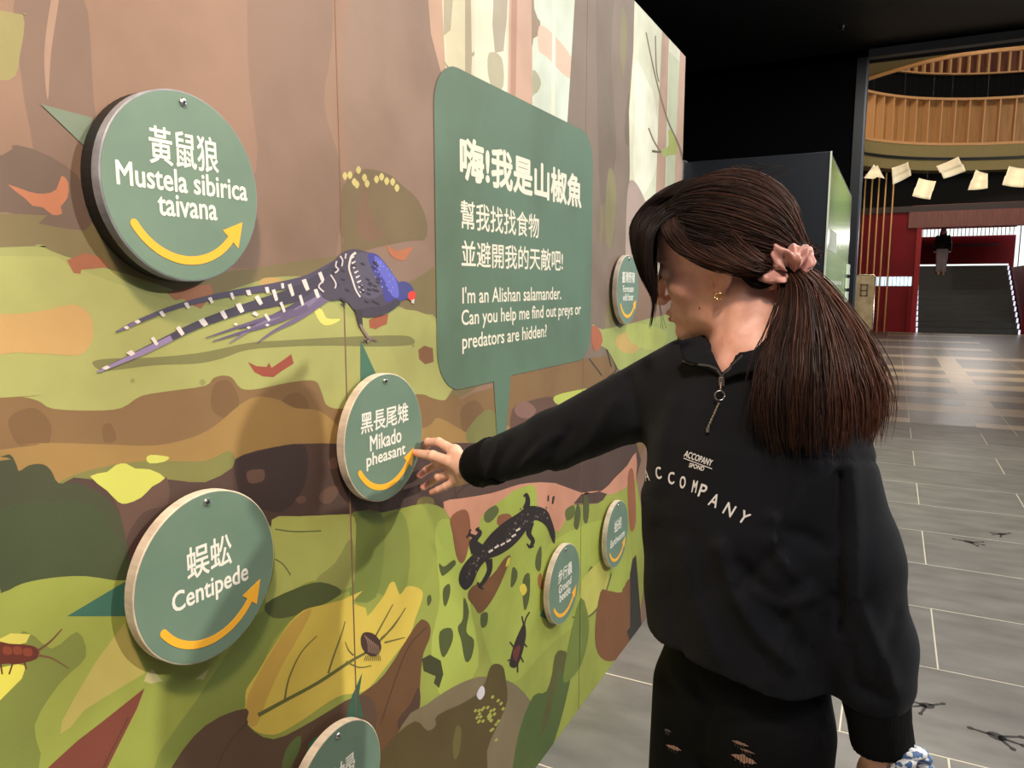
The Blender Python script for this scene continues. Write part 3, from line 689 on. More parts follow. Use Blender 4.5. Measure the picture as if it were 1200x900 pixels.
# ------------------------------------------------------------------ dark display case with a lit green side
case = empty('display_case', (-0.7, 6.2, 0)); tag(case, 'tall charcoal display partition with a bright green printed side, behind the visitor', 'partition')
def cl(o, root):
    o.matrix_parent_inverse = Matrix.Translation(-root.location); return o
slate = mat('slate_panel', (24, 29, 36), 0.5, c2=(19, 24, 31), scale=2, bump=0.1, bscale=8)
cl(G().box((-3.6, 5.0, 0), (-0.385, 7.5, 2.3)).build('body', slate, case, bevel=0.003), case)
def grad_panel():
    vs = []; fs = []; cs = []; N1, N2 = 20, 24
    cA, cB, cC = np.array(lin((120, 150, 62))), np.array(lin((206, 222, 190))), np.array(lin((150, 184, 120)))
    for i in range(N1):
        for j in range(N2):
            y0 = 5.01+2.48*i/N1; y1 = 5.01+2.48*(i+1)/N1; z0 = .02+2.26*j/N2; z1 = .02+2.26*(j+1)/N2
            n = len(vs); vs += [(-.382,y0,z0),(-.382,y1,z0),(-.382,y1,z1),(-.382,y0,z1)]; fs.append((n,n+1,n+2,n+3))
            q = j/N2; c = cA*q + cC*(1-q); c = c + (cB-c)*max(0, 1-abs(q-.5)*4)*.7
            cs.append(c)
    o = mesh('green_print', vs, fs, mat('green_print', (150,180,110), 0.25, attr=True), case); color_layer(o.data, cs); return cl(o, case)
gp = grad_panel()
cl(G().box((-.388, 4.992, 0), (-.378, 5.004, 2.3)).build('edge_strip', mat('edge_white', (226, 232, 210), 0.4), case), case)
g = G()
for i in range(10): g.box((-.381, 5.2+i*.07, 1.72), (-.3805, 5.24+i*.07, 1.86))
for r_ in range(9):
    for i in range(14): g.box((-.381, 5.3+i*.1, 1.5-.1*r_), (-.3805, 5.3+i*.1+.03+.05*((i*7+r_*3) % 5)/5, 1.53-.1*r_))
o = g.build('lettering', lwhite, gp); o['kind'] = 'stuff'
for i in range(8): cl(G().box((-.378, 7.15, .75+i*.12), (-.36, 7.45, .84+i*.12)).build('card_holder', mat('card_white', (225, 236, 214), 0.4), case), case)

def whole(name, label, cat, loc=(0,0,0), group=None):
    e = empty(name, loc); tag(e, label, cat, group); return e
def part(g, name, m, root, **k): return cl(g.build(name, m, root, **k), root)
# small white door handle beside the mural, ceiling fitting
t = whole('door_handle', 'small upright pale metal handle on the dark partition beside the mural', 'handle', (-1.27, 4.95, 2.25))
part(G().tube([(-1.262, 4.91, 2.17), (-1.262, 4.91, 2.30)], .006, 8), 'grip', steel, t)
part(G().box((-1.275, 4.915, 2.18), (-1.25, 4.999, 2.30)), 'bracket', steel, t)
q = CAM + ray(988, 30)*((4.05-1.5)/ray(988, 30)[2])
t = whole('ceiling_sprinkler', 'tiny metal sprinkler head on the black ceiling', 'sprinkler', (q[0], q[1], 4.05))
part(G().tube([(q[0], q[1], 4.05), (q[0], q[1], 4.035)], .045, 16), 'rosette', steel, t)
part(G().tube([(q[0], q[1], 4.04), (q[0], q[1], 4.0)], .012, 10), 'nozzle', steel, t)

# ------------------------------------------------------------------ atrium shell
YF = 27.0
red = mat('red_wall', (116, 4, 16), 0.6, c2=(98, 3, 13), scale=1.2, spec=.2)
redlit = mat('red_wall_lit', (140, 8, 20), 0.5, spec=.25)  # same red, with the stair lights' brightening put into its colour
redbrown = mat('red_brown_wood', (104, 42, 30), 0.5, c2=(84, 30, 24), scale=6, stretch=(3, 1, .3))
atr = st('wall_far', G().box((-6, YF, 0), (0.66, YF+.3, 3.95)).box((3.75, YF, 0), (9.5, YF+.3, 3.2)), red)
st('wall_far', G().box((-6, YF+1.6, 3.7), (9.5, YF+1.9, 12)), mat('black_matt', (10, 10, 12), 0.9))
# wood fascia over the stairs
st('trim_4', G().box((0.3, YF-.15, 3.27), (9.5, YF+.3, 3.76)), redbrown)
st('trim_5', G().box((-6, YF-.1, 3.76), (9.5, YF+.2, 3.95)), mat('dark_lintel', (34, 12, 14), 0.6))
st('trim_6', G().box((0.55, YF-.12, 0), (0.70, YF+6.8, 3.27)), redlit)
st('trim_7', G().box((0.42, YF-.1, .0), (0.56, YF+.1, 1.44)), red)
st('wall_stair_right', G().box((3.55, YF+.3, 0), (3.75, YF+7, 2.1)), red)
st('wall_stair_back', G().box((0.6, YF+7, 0), (9, YF+7.2, 4.0)), red)
st('ceiling_stair', G().box((0.4, YF+.3, 3.9), (9, YF+7.1, 4.0)), redbrown)
st('floor_landing', G().box((0.7, YF+4.05, 0), (3.55, YF+7, 2.17)), mat('landing', (30, 28, 30), 0.5))
st('wall_right', G().box((9.5, 9.6, 0), (9.7, 34, 12)), mat('atrium_grey', (90, 84, 78), 0.7))
st('wall_atrium_left', G().box((-6.2, 9.6, 0), (-6, 34, 12)), mat('atrium_red', (70, 14, 20), 0.7))
st('ceiling_atrium', G().box((-6.2, 9.4, 12.6), (9.7, 34, 12.8)), mat('atrium_ceiling', (96, 84, 60), 0.8))
win_e = mat('window_glow', (210, 228, 240), 0.3, emit=(205, 230, 245), estr=1.1)
winw = mat('window_glow_white', (240, 245, 240), 0.3, emit=(236, 244, 240), estr=1.3)
led = mat('led_white', (240, 240, 245), 0.3, emit=(215, 215, 240), estr=1.0)
# back strip of bright glazing behind the landing, with mullions
wn = st('window_1', G().box((0.85, YF+6.9, 3.38), (4.3, YF+6.98, 3.66)), winw)
for i in range(26): G().box((0.9+i*.13, YF+6.86, 3.38), (0.925+i*.13, YF+6.9, 3.66)).build('mullion', mat('mullion', (120, 110, 108), 0.5), wn)
wn = st('window_2', G().box((3.9, YF+6.0, 2.0), (8.5, YF+6.1, 3.66)), winw)
for i in range(14): G().box((4.0+i*.3, YF+5.96, 2.0), (4.03+i*.3, YF+6.0, 3.66)).build('mullion', MATS['mullion'], wn)
wn = st('window_3', G().box((-0.82, YF-.04, 1.47), (0.5, YF, 1.76)), win_e)
for i in range(13): G().box((-0.82+i*.11, YF-.055, 1.47), (-0.805+i*.11, YF-.04, 1.76)).build('mullion', mat('mullion_grey', (120, 140, 150), 0.5), wn)
wn = st('window_4', G().box((9.40, 15, 0.6), (9.48, 25, 4.0)), win_e)
for i in range(11): G().box((9.34, 15+i, 0.6), (9.40, 15.08+i, 4.0)).build('mullion', MATS['mullion_grey'], wn)
# railing line on the red back wall of the landing
st('trim_8', G().box((1.0, YF+6.95, 2.98), (3.5, YF+7, 3.06)), mat('dark_red', (50, 8, 14), 0.6))

# stairs
stair = whole('staircase', 'broad black staircase with white light strips along both ends of its steps', 'staircase', (2.1, YF, 0))
sm = mat('stair_black', (16, 16, 18), 0.5); sg = mat('stair_grey', (44, 44, 44), 0.6, c2=(30,30,30), scale=14)
for i in range(13):
    z = .167*(i+1); y = YF+.31*i
    part(G().box((.72, y, max(0, z-.4)), (3.5, y+.33, z)), 'step', sm, stair)
    part(G().box((1.78, y-.006, z-.155), (3.3, y, z-.01)), 'riser_panel', sg, stair)
    part(G().box((.72, y-.012, z-.16), (.77, y-.002, z-.02)), 'step_light', led, stair)
    part(G().box((3.45, y-.012, z-.16), (3.5, y-.002, z-.02)), 'step_light', led, stair)
part(G().box((.74, YF+4.0, 2.17), (3.5, YF+4.04, 2.23)), 'landing_light', winw, stair)

# gold rods on the left
gold = mat('gold_rod', (214, 164, 104), 0.4, metal=0.1)
rods = [(1010.5,), (1018.5,), (1026.5,), (1034,), (1043,)]
for i, xp in enumerate((1012, 1020, 1028, 1036, 1045)):
    x = PY(xp, 250, YF-.6)[0]
    rl = ('leftmost slim gold rod beside the portal post', 'second slim gold rod from the portal post', 'middle slim gold rod of the five before the red wall', 'fourth slim gold rod from the portal post', 'slim gold rod farthest right of the five, nearest the stairs')[i]
    t = tag(G().tube([(x, YF-.6, 0), (x, YF-.6, 4.95)], .023, 10).build('standing_rod', gold, smooth=True), rl, 'rod', 'gold rods in front of the red wall')

# ring balconies
wood = mat('balcony_wood', (150, 110, 66), 0.5, c2=(128, 90, 48), scale=3, stretch=(4, 4, .4))
wood_l = mat('balcony_wood_light', (182, 136, 90), 0.5)
wood_d = mat('balcony_wood_dark', (110, 72, 40), 0.5)
olive = mat('olive_soffit', (120, 106, 64), 0.7)
CX, CY, RR = 3.8, YF-4.9, 5.5
def arc_box(g, r0, r1, z0, z1, a0=-108, a1=62, n=56):
    vs = []; 
    for k in range(n+1):
        a = R(a0+(a1-a0)*k/n); s_, c_ = math.sin(a), math.cos(a)
        vs += [(CX+r0*s_, CY+r0*c_, z0), (CX+r1*s_, CY+r1*c_, z0), (CX+r1*s_, CY+r1*c_, z1), (CX+r0*s_, CY+r0*c_, z1)]
    fs = []
    for k in range(n):
        b = 4*k
        for q in range(4): fs.append((b+q, b+(q+1) % 4, b+4+(q+1) % 4, b+4+q))
    fs += [(0,1,2,3), (4*n+3, 4*n+2, 4*n+1, 4*n)]
    g.add(vs, fs); return g
b1 = whole('ring_balcony', 'lower curved wooden balcony parapet above the hanging white sheets', 'balcony', (CX, CY+RR, 5.7))
part(arc_box(G(), RR+.22, RR+.28, 5.78, 7.08), 'back_panel', wood, b1)
part(arc_box(G(), RR-.04, RR+.30, 7.05, 7.12), 'top_rail', wood_l, b1)
part(arc_box(G(), RR-.04, RR+.30, 5.72, 5.80), 'bottom_rail', wood_l, b1)
part(arc_box(G(), RR-.02, RR+.6, 4.98, 5.72), 'fascia', olive, b1)
part(arc_box(G(), RR-.06, RR-.02, 5.28, 5.36), 'lighting_track', mat('track_black', (14,14,14), 0.5), b1)
fin = None
for k in range(-23, 14):
    if fin is None:
        o = part(G().box((-.018, -.02, 0), (.018, .24, 1.26)), 'fin', wood_l, b1); fin = o
    else:
        o = fin.copy(); C.objects.link(o); o.parent = b1
    o.matrix_parent_inverse = Matrix.Identity(4)
    a = R(k*4.4); p = Vector((CX+RR*math.sin(a), CY+RR*math.cos(a), 5.79)) - b1.location
    o.location = p; o.rotation_euler = (0, 0, -a)
b2 = whole('ring_balcony', 'upper curved wooden balustrade of upright slats near the black ceiling beam', 'balcony', (CX, CY+RR, 7.1))
part(arc_box(G(), RR+.1, RR+.2, 7.15, 7.80), 'black_band', mat('black_band', (8, 8, 9), 0.9, spec=.1), b2)
for k in range(-90, 91, 2):
    pass
g = G()
for k in range(-104, 58, 2):
    a = R(k); g.box((-.012, -.02, 0), (.012, .0, .62), Matrix.Translation((CX+(RR+.1)*math.sin(a), CY+(RR+.1)*math.cos(a), 7.16)) @ Matrix.Rotation(-a, 4, 'Z'))
o = part(g, 'black_ribs', mat('black_rib', (12,12,13), 0.8, spec=.1), b2); o['kind'] = 'stuff'
part(arc_box(G(), RR+.5, RR+.6, 7.8, 9.9), 'rear_wall', mat('rear_dark_red', (74, 20, 22), 0.6, c2=(120, 66, 30), scale=3, stretch=(3,3,.4)), b2)
part(arc_box(G(), RR-.02, RR+.12, 7.8, 7.84), 'bottom_rail', wood_l, b2)
fin = None
for k in range(-36, 20):
    if fin is None: o = part(G().box((-.03, -.02, 0), (.03, .08, 1.5)), 'slat', wood_l, b2); fin = o
    else: o = fin.copy(); C.objects.link(o); o.parent = b2
    o.matrix_parent_inverse = Matrix.Identity(4); a = R(k*2.9)
    o.location = Vector((CX+RR*math.sin(a), CY+RR*math.cos(a), 7.84)) - b2.location; o.rotation_euler = (0, 0, -a)
# nearer slab with a curved timber edge
edge = [(1000, 97), (1020, 90), (1040, 83.5), (1060, 77.5), (1085, 70.5), (1110, 65), (1137, 60.5), (1165, 57), (1200, 54), (1240, 52)]
zc = 7.0; pts = []
for x, y in edge:
    r = ray(x, y); q = CAM + r*((zc-1.5)/r[2]); pts.append((q[0], q[1]))
pts = [(pts[0][0]-4, pts[0][1]+2.0)] + pts; 
poly = pts + [(8.5, pts[-1][1]), (8.5, 12.0), (-5.8, 12.0), (-5.8, pts[0][1])]
vs, fs = prism(poly, .3, lambda u, v, w_: (u, v, zc+w_))
st('ceiling_gallery', G().add(vs, fs), olive)
g = G(); n = len(pts); vs = []
for i, p in enumerate(pts): vs += [(p[0], p[1]-.02, zc-.08), (p[0], p[1]+.05, zc-.08), (p[0], p[1]+.05, zc+.32), (p[0], p[1]-.02, zc+.32)]
fs = [(4*i+q, 4*i+(q+1) % 4, 4*i+4+(q+1) % 4, 4*i+4+q) for i in range(n-1) for q in range(4)]
st('trim_9', g.add(vs, fs), wood_l)

# hanging sheets
sheet = mat('white_sheet', (238, 232, 212), 0.6, c2=(228, 220, 198), scale=1.5)
wire = mat('thin_wire', (60, 60, 60), 0.5)
SH = [([(1012,209),(1024,193),(1030,196),(1037,209)], 19.6, 'leftmost sheet, folded to a peak beside the post'),
 ([(1045,197),(1064,190),(1068,205),(1046,216)], 20.4, 'second from the left, curling at its right side'),
 ([(1077,208),(1097,212),(1090,234),(1069,230)], 18.8, 'the lowest one, in front of the black wall'),
 ([(1097,195),(1123,184),(1132,200),(1106,209)], 20.0, 'the highest, tilted one'),
 ([(1144,198),(1158,203),(1157,221),(1134,223)], 19.4, 'second from the right, curved and narrow at its top'),
 ([(1183,194),(1204,197),(1199,220),(1174,217)], 19.0, 'rightmost one at the frame edge')]
for qd, Y, lab in SH:
    c = [np.array(PY(x, y, Y)) for x, y in qd]; ctr = sum(c)/4; nn = 8; vs = []
    for j in range(nn+1):
        for i in range(nn+1):
            u, v = i/nn, j/nn
            p = (c[0]*(1-u)+c[1]*u)*(1-v) + (c[3]*(1-u)+c[2]*u)*v
            p = p + np.array([0, .10*math.sin(math.pi*u)+.12*(v-.5)*(1 if Y > 19.5 else -1), 0.035*math.sin(math.pi*v)*(1 if v>.5 else -.3)]); vs.append(p)
    t = whole('hanging_sheet', 'curved white hanging sheet, ' + lab, 'hanging decoration', tuple(ctr), 'white sheets hung in the atrium')
    N1 = (nn+1)**2; vs2 = vs + [p + np.array([0, .012, 0]) for p in vs]
    fs = []
    for j in range(nn):
        for i in range(nn):
            a = j*(nn+1)+i; fs.append((a, a+1, a+nn+2, a+nn+1)); fs.append((a+N1, a+nn+1+N1, a+nn+2+N1, a+1+N1))
    rim = [i for i in range(nn+1)] + [(nn+1)*j+nn for j in range(1, nn+1)] + [(nn+1)*nn+i for i in range(nn-1, -1, -1)] + [(nn+1)*j for j in range(nn-1, 0, -1)]
    for a, b in zip(rim, rim[1:]+rim[:1]): fs.append((a, a+N1, b+N1, b))
    part(G().add(vs2, fs), 'sheet', sheet, t, smooth=True)
    part(G().tube([tuple(vs[nn//2]), (vs[nn//2][0], vs[nn//2][1], 12.6)], .0015, 4), 'wire', wire, t)

# clear stand sign and chrome post
t = whole('stand_sign', 'clear acrylic sign board in a rounded metal frame behind the portal post', 'sign', (-0.5, 17.5, 0))
chrome = mat('chrome', (190, 186, 178), 0.25, metal=1.0)
a = PY(1003, 322, 17.5); b = PY(1022, 388, 17.5); x0, x1, z1, z0 = a[0], b[0], a[2], b[2]
rim = []
rc = .06
for cx, cz, q0 in ((x1-rc, z1-rc, 0), (x0+rc, z1-rc, 90), (x0+rc, z0+rc, 180), (x1-rc, z0+rc, 270)):
    for k in range(5): q = R(q0+90*k/4); rim.append((cx+rc*math.cos(q), 17.5, cz+rc*math.sin(q)))
part(G().tube(rim+rim[:1], .014, 8), 'frame', chrome, t, smooth=True)
gl = mat('acrylic_board', (150, 142, 122), 0.15, c2=(120, 108, 88), scale=5)
part(G().box((x0+.01, 17.495, z0+.01), (x1-.01, 17.505, z1-.01)), 'board', gl, t)
part(G().box((x0+.1, 17.485, z1-.45), (x0+.13, 17.492, z1-.2)).box((x0+.1, 17.485, z1-.22), (x0+.25, 17.492, z1-.2)).box((x0+.22, 17.485, z1-.45), (x0+.25, 17.492, z1-.2)).box((x0+.1, 17.485, z1-.34), (x0+.25, 17.492, z1-.32)).box((x0+.1, 17.485, z1-.45), (x0+.25, 17.492, z1-.43)), 'printed_mark', mat('mark_dark', (70, 64, 50), 0.5), t)
part(G().tube([((x0+x1)/2, 17.52, 0.02), ((x0+x1)/2, 17.52, z0+.05)], .02, 10), 'post', chrome, t)
part(G().tube([((x0+x1)/2, 17.52, 0), ((x0+x1)/2, 17.52, .02)], .16, 20), 'base', chrome, t)
q = floor_pt = CAM + ray(1004, 413)*(-1.5/ray(1004, 413)[2])
t = whole('barrier_post', 'short chrome barrier post with a round cap on the floor of the hall', 'post', (q[0], q[1], 0))
part(G().tube([(q[0], q[1], 0), (q[0], q[1], .48)], .03, 12), 'post', chrome, t, smooth=False)
part(G().tube([(q[0], q[1], .48), (q[0], q[1], .50), (q[0], q[1], .54), (q[0], q[1], .56)], [.03, .06, .055, .01], 12), 'cap', chrome, t)
part(G().tube([(q[0], q[1], 0), (q[0], q[1], .012)], .11, 16), 'base', chrome, t)

# frog footprints on the tiles
fp = mat('footprint_dark', (44, 40, 38), 0.5)
def footprint(px, ang, s, lab):
    q = CAM + ray(*px)*(-1.5/ray(*px)[2]); g = G(); n = 14
    def blob(cx, cy, r1, r2, a_):
        vs = []
        for zz in (0.0002, 0.0012):
            for k in range(n):
                u = r1*math.cos(2*math.pi*k/n); v = r2*math.sin(2*math.pi*k/n); vs.append((cx+u*math.cos(a_)-v*math.sin(a_), cy+u*math.sin(a_)+v*math.cos(a_), zz))
        g.add(vs, [tuple(range(n, 2*n))] + [(k, (k+1) % n, (k+1) % n+n, k+n) for k in range(n)])
    blob(0, 0, .024, .017, 0)
    for a_, l in ((R(155), .05), (R(195), .055), (R(235), .058), (R(20), .055)):
        blob(l*.55*math.cos(a_), l*.55*math.sin(a_), l*.5, .0045, a_); blob(l*1.1*math.cos(a_), l*1.1*math.sin(a_), .009, .007, a_)
    o = g.build('footprint_sticker', fp); o.location = (q[0], q[1], 0); o.rotation_euler = (0, 0, ang); o.scale = (s, s, 1)
    tag(o, 'flat dark frog footprint sticker on the grey floor tiles, ' + lab, 'sticker', 'frog footprints on the floor')
footprint((1168, 863), 2.6, 1.25, 'nearest to the lower right corner')
footprint((1086, 827), 0.3, 1.1, 'just right of the hanging sleeve')
footprint((1135, 635), 2.6, 1.25, 'left one of the far pair')
footprint((1174, 626), 0.4, 1.0, 'right one of the far pair')
# ------------------------------------------------------------------ figure toolkit: signed distances on a grid -> smooth surface
def nrm(v): v = np.asarray(v, float); return v/np.linalg.norm(v)
class Grid:
    def __init__(s, lo, hi, h):
        s.h = h; s.lo = np.array(lo, float); n = np.ceil((np.array(hi)-s.lo)/h).astype(int)+1; s.n = n
        ax = [s.lo[i]+h*np.arange(n[i]) for i in range(3)]
        s.X, s.Y, s.Z = np.meshgrid(*ax, indexing='ij', copy=False)
        s.X = s.X.astype(np.float32); s.Y = s.Y.astype(np.float32); s.Z = s.Z.astype(np.float32)
def sd_cone(g, a, b, ra, rb):
    a = np.array(a, float); b = np.array(b, float); d = b-a; L2 = d@d
    px, py, pz = g.X-a[0], g.Y-a[1], g.Z-a[2]
    t = np.clip((px*d[0]+py*d[1]+pz*d[2])/L2, 0, 1)
    return np.sqrt((px-t*d[0])**2+(py-t*d[1])**2+(pz-t*d[2])**2) - (ra+(rb-ra)*t)
def sd_ell(g, c, r, axes=None):
    px, py, pz = g.X-c[0], g.Y-c[1], g.Z-c[2]
    if axes is not None:
        ax = [nrm(a) for a in axes]; px, py, pz = [px*a[0]+py*a[1]+pz*a[2] for a in ax]
    k0 = np.sqrt((px/r[0])**2+(py/r[1])**2+(pz/r[2])**2)
    k1 = np.sqrt((px/r[0]**2)**2+(py/r[1]**2)**2+(pz/r[2]**2)**2)+1e-9
    return k0*(k0-1)/k1
def smin(a, b, k):
    h = np.clip(0.5+0.5*(b-a)/k, 0, 1); return b+(a-b)*h - k*h*(1-h)
def smax(a, b, k): return -smin(-a, -b, k)
def surf(g, f):
    """surface nets"""
    n = g.n; ins = f < 0
    idx = -np.ones((n[0]-1, n[1]-1, n[2]-1), int)
    c = [ins[i:n[0]-1+i, j:n[1]-1+j, k:n[2]-1+k] for i in (0,1) for j in (0,1) for k in (0,1)]
    s = sum(x.astype(np.int8) for x in c); act = (s > 0) & (s < 8)
    ii = np.argwhere(act); idx[act] = np.arange(len(ii))
    acc = np.zeros((len(ii), 3)); cnt = np.zeros(len(ii))
    corners = [(i,j,k) for i in (0,1) for j in (0,1) for k in (0,1)]
    for a in range(8):
        for b in range(a+1, 8):
            ca, cb = np.array(corners[a]), np.array(corners[b])
            if abs(ca-cb).sum() != 1: continue
            fa = f[tuple((ii+ca).T)]; fb = f[tuple((ii+cb).T)]; m = (fa < 0) != (fb < 0)
            t = fa[m]/(fa[m]-fb[m]); acc[m] += ca + (cb-ca)*t[:, None]; cnt[m] += 1
    V = g.lo + g.h*(ii + acc/cnt[:, None]); faces = []
    for ax in range(3):
        u, v = (ax+1) % 3, (ax+2) % 3
        sl0 = [slice(None)]*3; sl1 = [slice(None)]*3; sl0[ax] = slice(0, -1); sl1[ax] = slice(1, None)
        A_ = ins[tuple(sl0)]; B_ = ins[tuple(sl1)]; e = np.argwhere(A_ != B_)
        ok = (e[:, u] > 0) & (e[:, v] > 0) & (e[:, u] < n[u]-1) & (e[:, v] < n[v]-1); e = e[ok]
        du = np.zeros(3, int); du[u] = 1; dv = np.zeros(3, int); dv[v] = 1
        q = np.stack([idx[tuple((e-du-dv).T)], idx[tuple((e-dv).T)], idx[tuple(e.T)], idx[tuple((e-du).T)]], 1)
        flip = ~A_[tuple(e.T)]; q[flip] = q[flip][:, ::-1]; faces.append(q)
    return V, np.concatenate(faces)
def relax(V, Fq, it=2, w=0.5):
    n = len(V)
    for _ in range(it):
        acc = np.zeros_like(V); cnt = np.zeros(n)
        for a in range(4):
            for b in (1, 3):
                np.add.at(acc, Fq[:, a], V[Fq[:, (a+b) % 4]]); np.add.at(cnt, Fq[:, a], 1)
        V = V*(1-w) + w*acc/np.maximum(cnt, 1)[:, None]
    return V
def qmesh(name, V, Fq, m, parent=None, cols=None):
    me = bpy.data.meshes.new(name); me.from_pydata(V.tolist(), [], Fq.tolist()); me.update()
    me.polygons.foreach_set('use_smooth', [True]*len(me.polygons))
    if cols is not None:
        ly = me.color_attributes.new('Col', 'FLOAT_COLOR', 'POINT'); ly.data.foreach_set('color', np.concatenate([cols, np.ones((len(V), 1))], 1).ravel())
    return link(name, me, m, parent)
def px_of(X, Y, Z):
    vx, vy, vz = X-CAM[0], Y-CAM[1], Z-CAM[2]
    d = vx*_fw[0]+vy*_fw[1]+vz*_fw[2]; d = np.where(np.abs(d) < 1e-4, 1e-4, d)
    return 600+F_PX*(vx*_rt[0]+vy*_rt[1]+vz*_rt[2])/d, 450-F_PX*(vx*_up[0]+vy*_up[1]+vz*_up[2])/d
def seg_dist(U, V_, pts):
    best = None
    for a, b in zip(pts[:-1], pts[1:]):
        dx, dy = b[0]-a[0], b[1]-a[1]; t = np.clip(((U-a[0])*dx+(V_-a[1])*dy)/(dx*dx+dy*dy), 0, 1)
        d = np.hypot(U-a[0]-t*dx, V_-a[1]-t*dy); best = d if best is None else np.minimum(best, d)
    return best
UZ = np.array([0, 0, 1.0])
def dep(p): return float((np.asarray(p)-CAM)@_fw)

# ------------------------------------------------------------------ the visitor
# torso frame
TF = nrm([-.51, -.86, 0]); TL = nrm([.86, -.51, 0]); NB = np.array([-.170, 1.099, 1.406])
SL = NB + TL*.116 - UZ*.085; SR = NB - TL*.140 - UZ*.058
EL = P(1001, 650, .965); WL = P(1034, 872, .985)
WR = np.array([-.742, 1.258, 1.132]); ER = np.array([-.530, 1.205, 1.222])
# head frame
_p, _r = R(12), R(-10)
HF = np.array([-math.cos(_p), 0, -math.sin(_p)]); _L = nrm(np.cross(UZ, HF)); _U = np.cross(HF, _L)
HL = _L*math.cos(_r)+_U*math.sin(_r); HU = _U*math.cos(_r)-_L*math.sin(_r)
HC = np.array([-.227, 1.124, 1.5395])
def hw(l, f, u): return HC + HL*l + HF*f + HU*u        # head-local to world
HM = np.stack([HL, HF, HU], 1)
def tw(l, f, z): return np.array([NB[0], NB[1], 0]) + TL*l + TF*f + UZ*z

person = empty('person', (-.20, 1.12, 0))
tag(person, 'person in black half-zip sweatshirt and ripped jeans, long ponytail, pinching the round sign', 'person')
def pc(o, par=None):
    par = par or person
    if par is person: o.matrix_parent_inverse = Matrix.Translation(-person.location)
    else: o.matrix_parent_inverse = Matrix.Identity(4)
    return o
# ---- head and neck
def to_head(p): d = np.asarray(p)-HC; return np.array([d@HL, d@HF, d@HU])
nb = to_head(NB + TF*.004 - UZ*.015)
g = Grid((-.13, -.19, -.265), (.185, .135, .135), .0022)
f = sd_ell(g, (0,-.012,.033), (.0715,.091,.082))
f = smin(f, sd_ell(g, (0,.030,.030), (.062,.058,.060)), .02)
f = smin(f, sd_ell(g, (0,.032,-.030), (.0565,.054,.066)), .02)
for s in (-1, 1):
    f = smin(f, sd_cone(g, (s*.049,.004,-.040), (s*.040,.022,-.074), .016, .012), .022)
    f = smin(f, sd_cone(g, (s*.040,.022,-.074), (s*.008,.070,-.095), .012, .013), .020)
    f = smin(f, sd_ell(g, (s*.038,.054,-.026), (.020,.022,.018)), .018)
f = smin(f, sd_ell(g, (0,.034,-.070), (.040,.042,.030)), .02)
f = smin(f, sd_ell(g, (0,.074,-.097), (.016,.0145,.0130)), .014)
f = smin(f, sd_ell(g, (0,.074,-.066), (.023,.0175,.018)), .012)
f = smin(f, sd_ell(g, (0,.080,.022), (.038,.006,.008)), .012)                # brow
for s in (-1, 1):
    f = smax(f, -sd_ell(g, (s*.031,.098,.003), (.016,.015,.011)), .010)
    f = smin(f, sd_ell(g, (s*.031,.0735,.001), (.0145,.0135,.0125)), .003)
f = smin(f, sd_cone(g, (0,.084,.010), (0,.1035,-.036), .0065, .0085), .008)
f = smin(f, sd_ell(g, (0,.1075,-.040), (.0095,.0085,.0085)), .005)
for s in (-1, 1):
    f = smin(f, sd_ell(g, (s*.0115,.0975,-.043), (.0070,.0095,.0068)), .004)
    f = smax(f, -sd_ell(g, (s*.0055,.1035,-.0505), (.0028,.0045,.003)), .002)
f = smin(f, sd_ell(g, (0,.0915,-.0635), (.018,.0068,.0050)), .003)
f = smin(f, sd_ell(g, (0,.0895,-.0740), (.016,.0078,.0056)), .003)
f = smax(f, -sd_ell(g, (0,.0985,-.0690), (.022,.008,.0010)), .0015)
f = smax(f, -sd_ell(g, (0,.0960,-.0835), (.014,.008,.0035)), .006)
# neck down into the collar
f = smin(f, sd_cone(g, (0,-.022,-.035), nb, .049, .050), .030)
trapL = to_head(NB + TL*.09 - UZ*.035); trapR = to_head(NB - TL*.09 - UZ*.035)
f = smin(f, sd_cone(g, nb, trapL, .042, .034), .03); f = smin(f, sd_cone(g, nb, trapR, .042, .034), .03)
fr = to_head(NB + TF*.026 - UZ*.055)
f = smin(f, sd_cone(g, nb, fr, .045, .034), .03); f = smin(f, sd_cone(g, nb, to_head(NB+TF*.050-UZ*.026), .040, .020), .015)
# sternomastoid hint
f = smin(f, sd_cone(g, (.055,-.03,-.045), to_head(NB+TF*.05-UZ*.03), .012, .010), .012)
# ears
for s in (-1, 1):
    e = sd_ell(g, (s*.0735,-.010,-.010), (.0045,.0165,.029), [(1, s*.35, 0), (-s*.35, 1, .18), (0, -.18, 1)])
    f = smin(f, e, .005)
    pts = [(.066,.006,-.004),(.073,.009,.010),(.078,.000,.019),(.081,-.014,.019),(.081,-.024,.008),(.079,-.026,-.008),(.076,-.018,-.024),(.073,-.005,-.036),(.070,.004,-.034)]
    for a, b in zip(pts[:-1], pts[1:]): f = smin(f, sd_cone(g, (s*a[0],a[1],a[2]), (s*b[0],b[1],b[2]), .0032, .0034), .003)
    f = smin(f, sd_ell(g, (s*.0725,-.001,-.037), (.0045,.0080,.0075)), .004)
    f = smax(f, -sd_ell(g, (s*.080,-.006,-.012), (.006,.0075,.010)), .004)
V, Fq = surf(g, f); V = relax(V, Fq, 1, .4)
base = np.array(lin((230,178,160))); lip = np.array(lin((176,84,80))); blush = np.array(lin((222,150,132)))
cols = np.tile(base, (len(V), 1))
def paint(c, ctr, rad, soft=1.0, amt=1.0):
    q = np.sqrt((((V-np.array(ctr))/np.array(rad))**2).sum(1)); m = np.clip((1-q)/soft+.0, 0, 1)*amt; cols[:] = cols*(1-m[:, None])+np.array(c)*m[:, None]
for s in (-1, 1): paint(blush, (s*.045,.06,-.03), (.03,.03,.028), 1, .6)
paint(blush, (0,.112,-.042), (.018,.018,.014), .8, .9)
